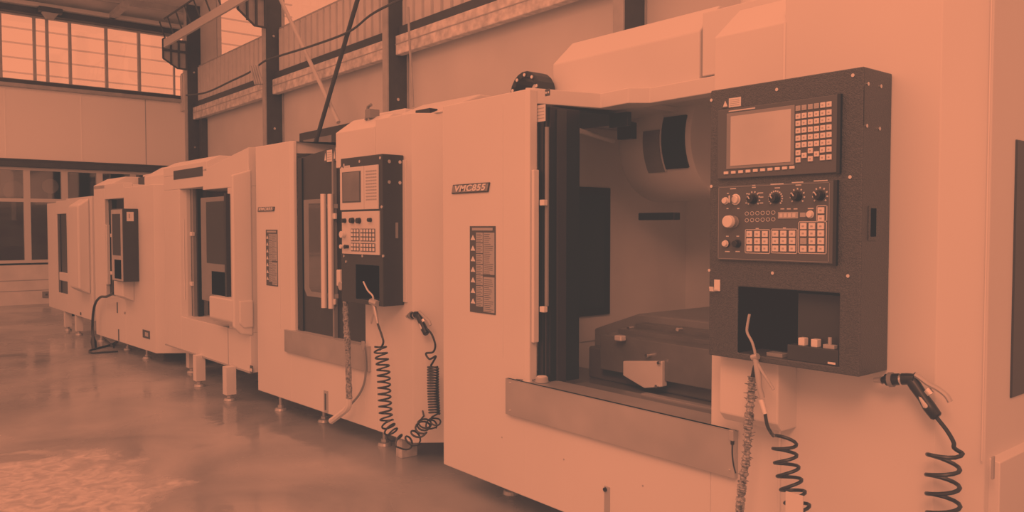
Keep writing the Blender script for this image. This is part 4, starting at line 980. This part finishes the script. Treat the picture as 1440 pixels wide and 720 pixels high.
# ================================================================== MACHINE 5
w5 = W0.at(69, 431, z=.284); f5 = Frame(w5.x, w5.y, 2.0); A5 = f5.at
m5_ = thing('machining_center', 'farthest white machining center at the left end of the row, on two square front legs', 'machine', f5)
W5 = A5(131, 440, y=0).x; zb5 = .284; zt5 = A5(80, 283, y=0).z; xd5 = A5(80, 340, y=0).x; xo5 = A5(94, 340, y=0).x
zl5 = A5(80, 301, y=0).z; zd5 = A5(87, 385, y=0).z
W5 = 2.5
if 0: print('M5', w5, W5, zt5, xd5, xo5, zl5, zd5)
m = MB()
m.box(0, xd5, 0, .1, zb5, zt5-.02).box(0, T, .1005, D, zb5, zt5-.02)
m.box(xd5+.0005, xo5-.0005, 0.0005, .1, zb5+.0005, zd5-.28).box(xd5+.0005, xo5-.0005, 0.0005, .1, zl5, zt5)
m.box(xo5, W5, 0, .1, zb5, zt5+.02).box(W5-.05, W5-.0005, .1005, D, zb5+.0005, zt5).box(T+.0005, W5-.051, D-.05, D-.001, zb5+.0005, zt5-.001).box(T+.0005, W5-.051, .1005, D-.051, zb5+.001, zb5+.04).box(T+.0005, W5-.051, .1005, D-.051, zt5-.06, zt5-.03)
m.build('enclosure', 'white', m5_, .005)
MB().prism([(-.14, zd5-.12), (-.14, zt5-.1), (0, zt5+.0), (0, zd5-.2), (-.08, zd5-.16)], A5(97, 340, y=-.14).x, W5-.1, 'x').build('operator_housing', 'white', m5_, .02)
d = B('sliding_door', 'darks', m5_, xd5+.001, xo5-.001, .02, .06, zd5-.28, zl5, .002)
B('door_frame_edge', 'black', d, xd5+.02, xd5+.16, .01, .03, zd5-.28, zl5)
p0, p1 = A5(80, 320, y=.04), A5(81, 385, y=.04); B('door_handle', 'alu', d, p0.x-.03, p0.x+.02, .02, .05, p1.z, p0.z, .004)
MB().box(xd5+.1, xo5, .0, .05, zd5-.1, zd5+.02).build('door_sill_block', 'white', m5_, .01)
for px, py in ((90.5, 465), (108, 471)):
    p = A5(px, py, z=0); foot(m5_, p.x, max(.06, p.y), zb5, True)
for x, y in ((.5, 1.5), (2.1, 1.5)): foot(m5_, x, y, zb5, True)
p = A5(114, 441, y=0); MB().cyl((p.x, -.01, p.z), (p.x, 0, p.z), .02, seg=10).build('plug_cap', 'ink', m5_)
p = W0.at(80, 441, z=.2); o = MB().box(-.25, .25, -.05, .2, -.04, .08).build('drip_pan', 'darks', m5_, .01); o.location = (.45, .2, .22)
# wall socket on brick wall
p = E(65, 414); o = thing('wall_socket', 'small dark wall socket low on the end wall beside the farthest machine', 'socket', None, (XE, p.y, p.z))
B('face_plate', 'rail', o, 0, .03, -.07, .07, -.06, .06, .004); B('socket_hole', 'ink', o, .03, .034, -.02, .02, -.02, .02, .002)

# things standing in the rooms beyond the low end windows
for (px, py, w, hh, mt, nm, lb, ct) in ((70, 262, .16, .14, 'key', 'wall_lamp', 'round pale lamp seen through the low end window nearest the machines', 'lamp'), (19, 268, .2, .25, 'keyd', 'wall_fan', 'small pale fan seen through the leftmost low end window', 'fan')):
    p = W0.at(px, py, x=XE-1.2)
    o = thing(nm, lb, ct, None, p)
    MB().cyl((0, 0, -.0), (.06, 0, 0), w*.8, w, 14).build('head', mt, o, .01, True); MB().box(-.03, .0, -.04, .04, -.6, .1).build('stand', 'keyd', o, .01)
p = W0.at(22, 345, x=XE-1.2); o = thing('office_chair', 'dark office chair back seen through the low end window', 'chair', None, (XE-1.2, p.y, 0))
B('seat', 'darks', o, -.25, .25, -.25, .25, .45, .52, .02); B('backrest', 'darks', o, -.3, -.22, -.3, .3, .52, 1.1, .04); MB().cyl((0, 0, 0), (0, 0, .45), .04, seg=10).build('pedestal', 'black', o); MB().cyl((0, 0, 0), (0, 0, .05), .28, .2, 5).build('base', 'black', o)

# ------------------------------------------------------------------ light
w = bpy.data.worlds.new('hall_light'); bpy.context.scene.world = w; w.use_nodes = True
bg = w.node_tree.nodes['Background']; bg.inputs[0].default_value = (*TINT, 1); bg.inputs[1].default_value = .95
def area(name, loc, rot, sx, sy, e):
    l = bpy.data.lights.new(name, 'AREA'); l.shape = 'RECTANGLE'; l.size = sx; l.size_y = sy; l.energy = e; l.color = TINT
    o = bpy.data.objects.new(name, l); C.objects.link(o); o.location = loc; o.rotation_euler = rot; return o
area('roof_light', (-6, -1.5, 6.2), (0, 0, 0), 18, 2.5, 330)
area('skylight_key', (1.5, -2.5, 5.0), (math.radians(38), 0, math.radians(28)), 2.0, 2.0, 210)

# ------------------------------------------------------------------ tone response of the print (warm, lifted blacks)
sc = bpy.context.scene; vs = sc.view_settings
vs.view_transform = 'Standard'; vs.look = 'None'; vs.exposure = 0; vs.gamma = 1
vs.use_curve_mapping = True
cm = vs.curve_mapping; cm.use_clip = True; cm.black_level = (0, 0, 0); cm.white_level = (1, 1, 1); cm.extend = 'HORIZONTAL'
ts = [0, .05, .07, .1, .15, .2, .27, .35, .45, .55, .67, .8, .9, 1]
for ch in range(3):
    cv = cm.curves[ch]
    pts = [(TINT[ch]*s2l(t), s2l(DARK[ch]+(LIGHT[ch]-DARK[ch])*min(1, max(0, (t-.07)/.90)))) for t in ts]
    cv.points[0].location = pts[0]; cv.points[1].location = (1.0, pts[-1][1])
    for p in pts[1:]: cv.points.new(*p)
    for p in cv.points: p.handle_type = 'VECTOR'
cm.update()
sc.cycles.max_bounces = 6; sc.cycles.transparent_max_bounces = 12
try: sc.cycles.use_denoising = True
except Exception: pass
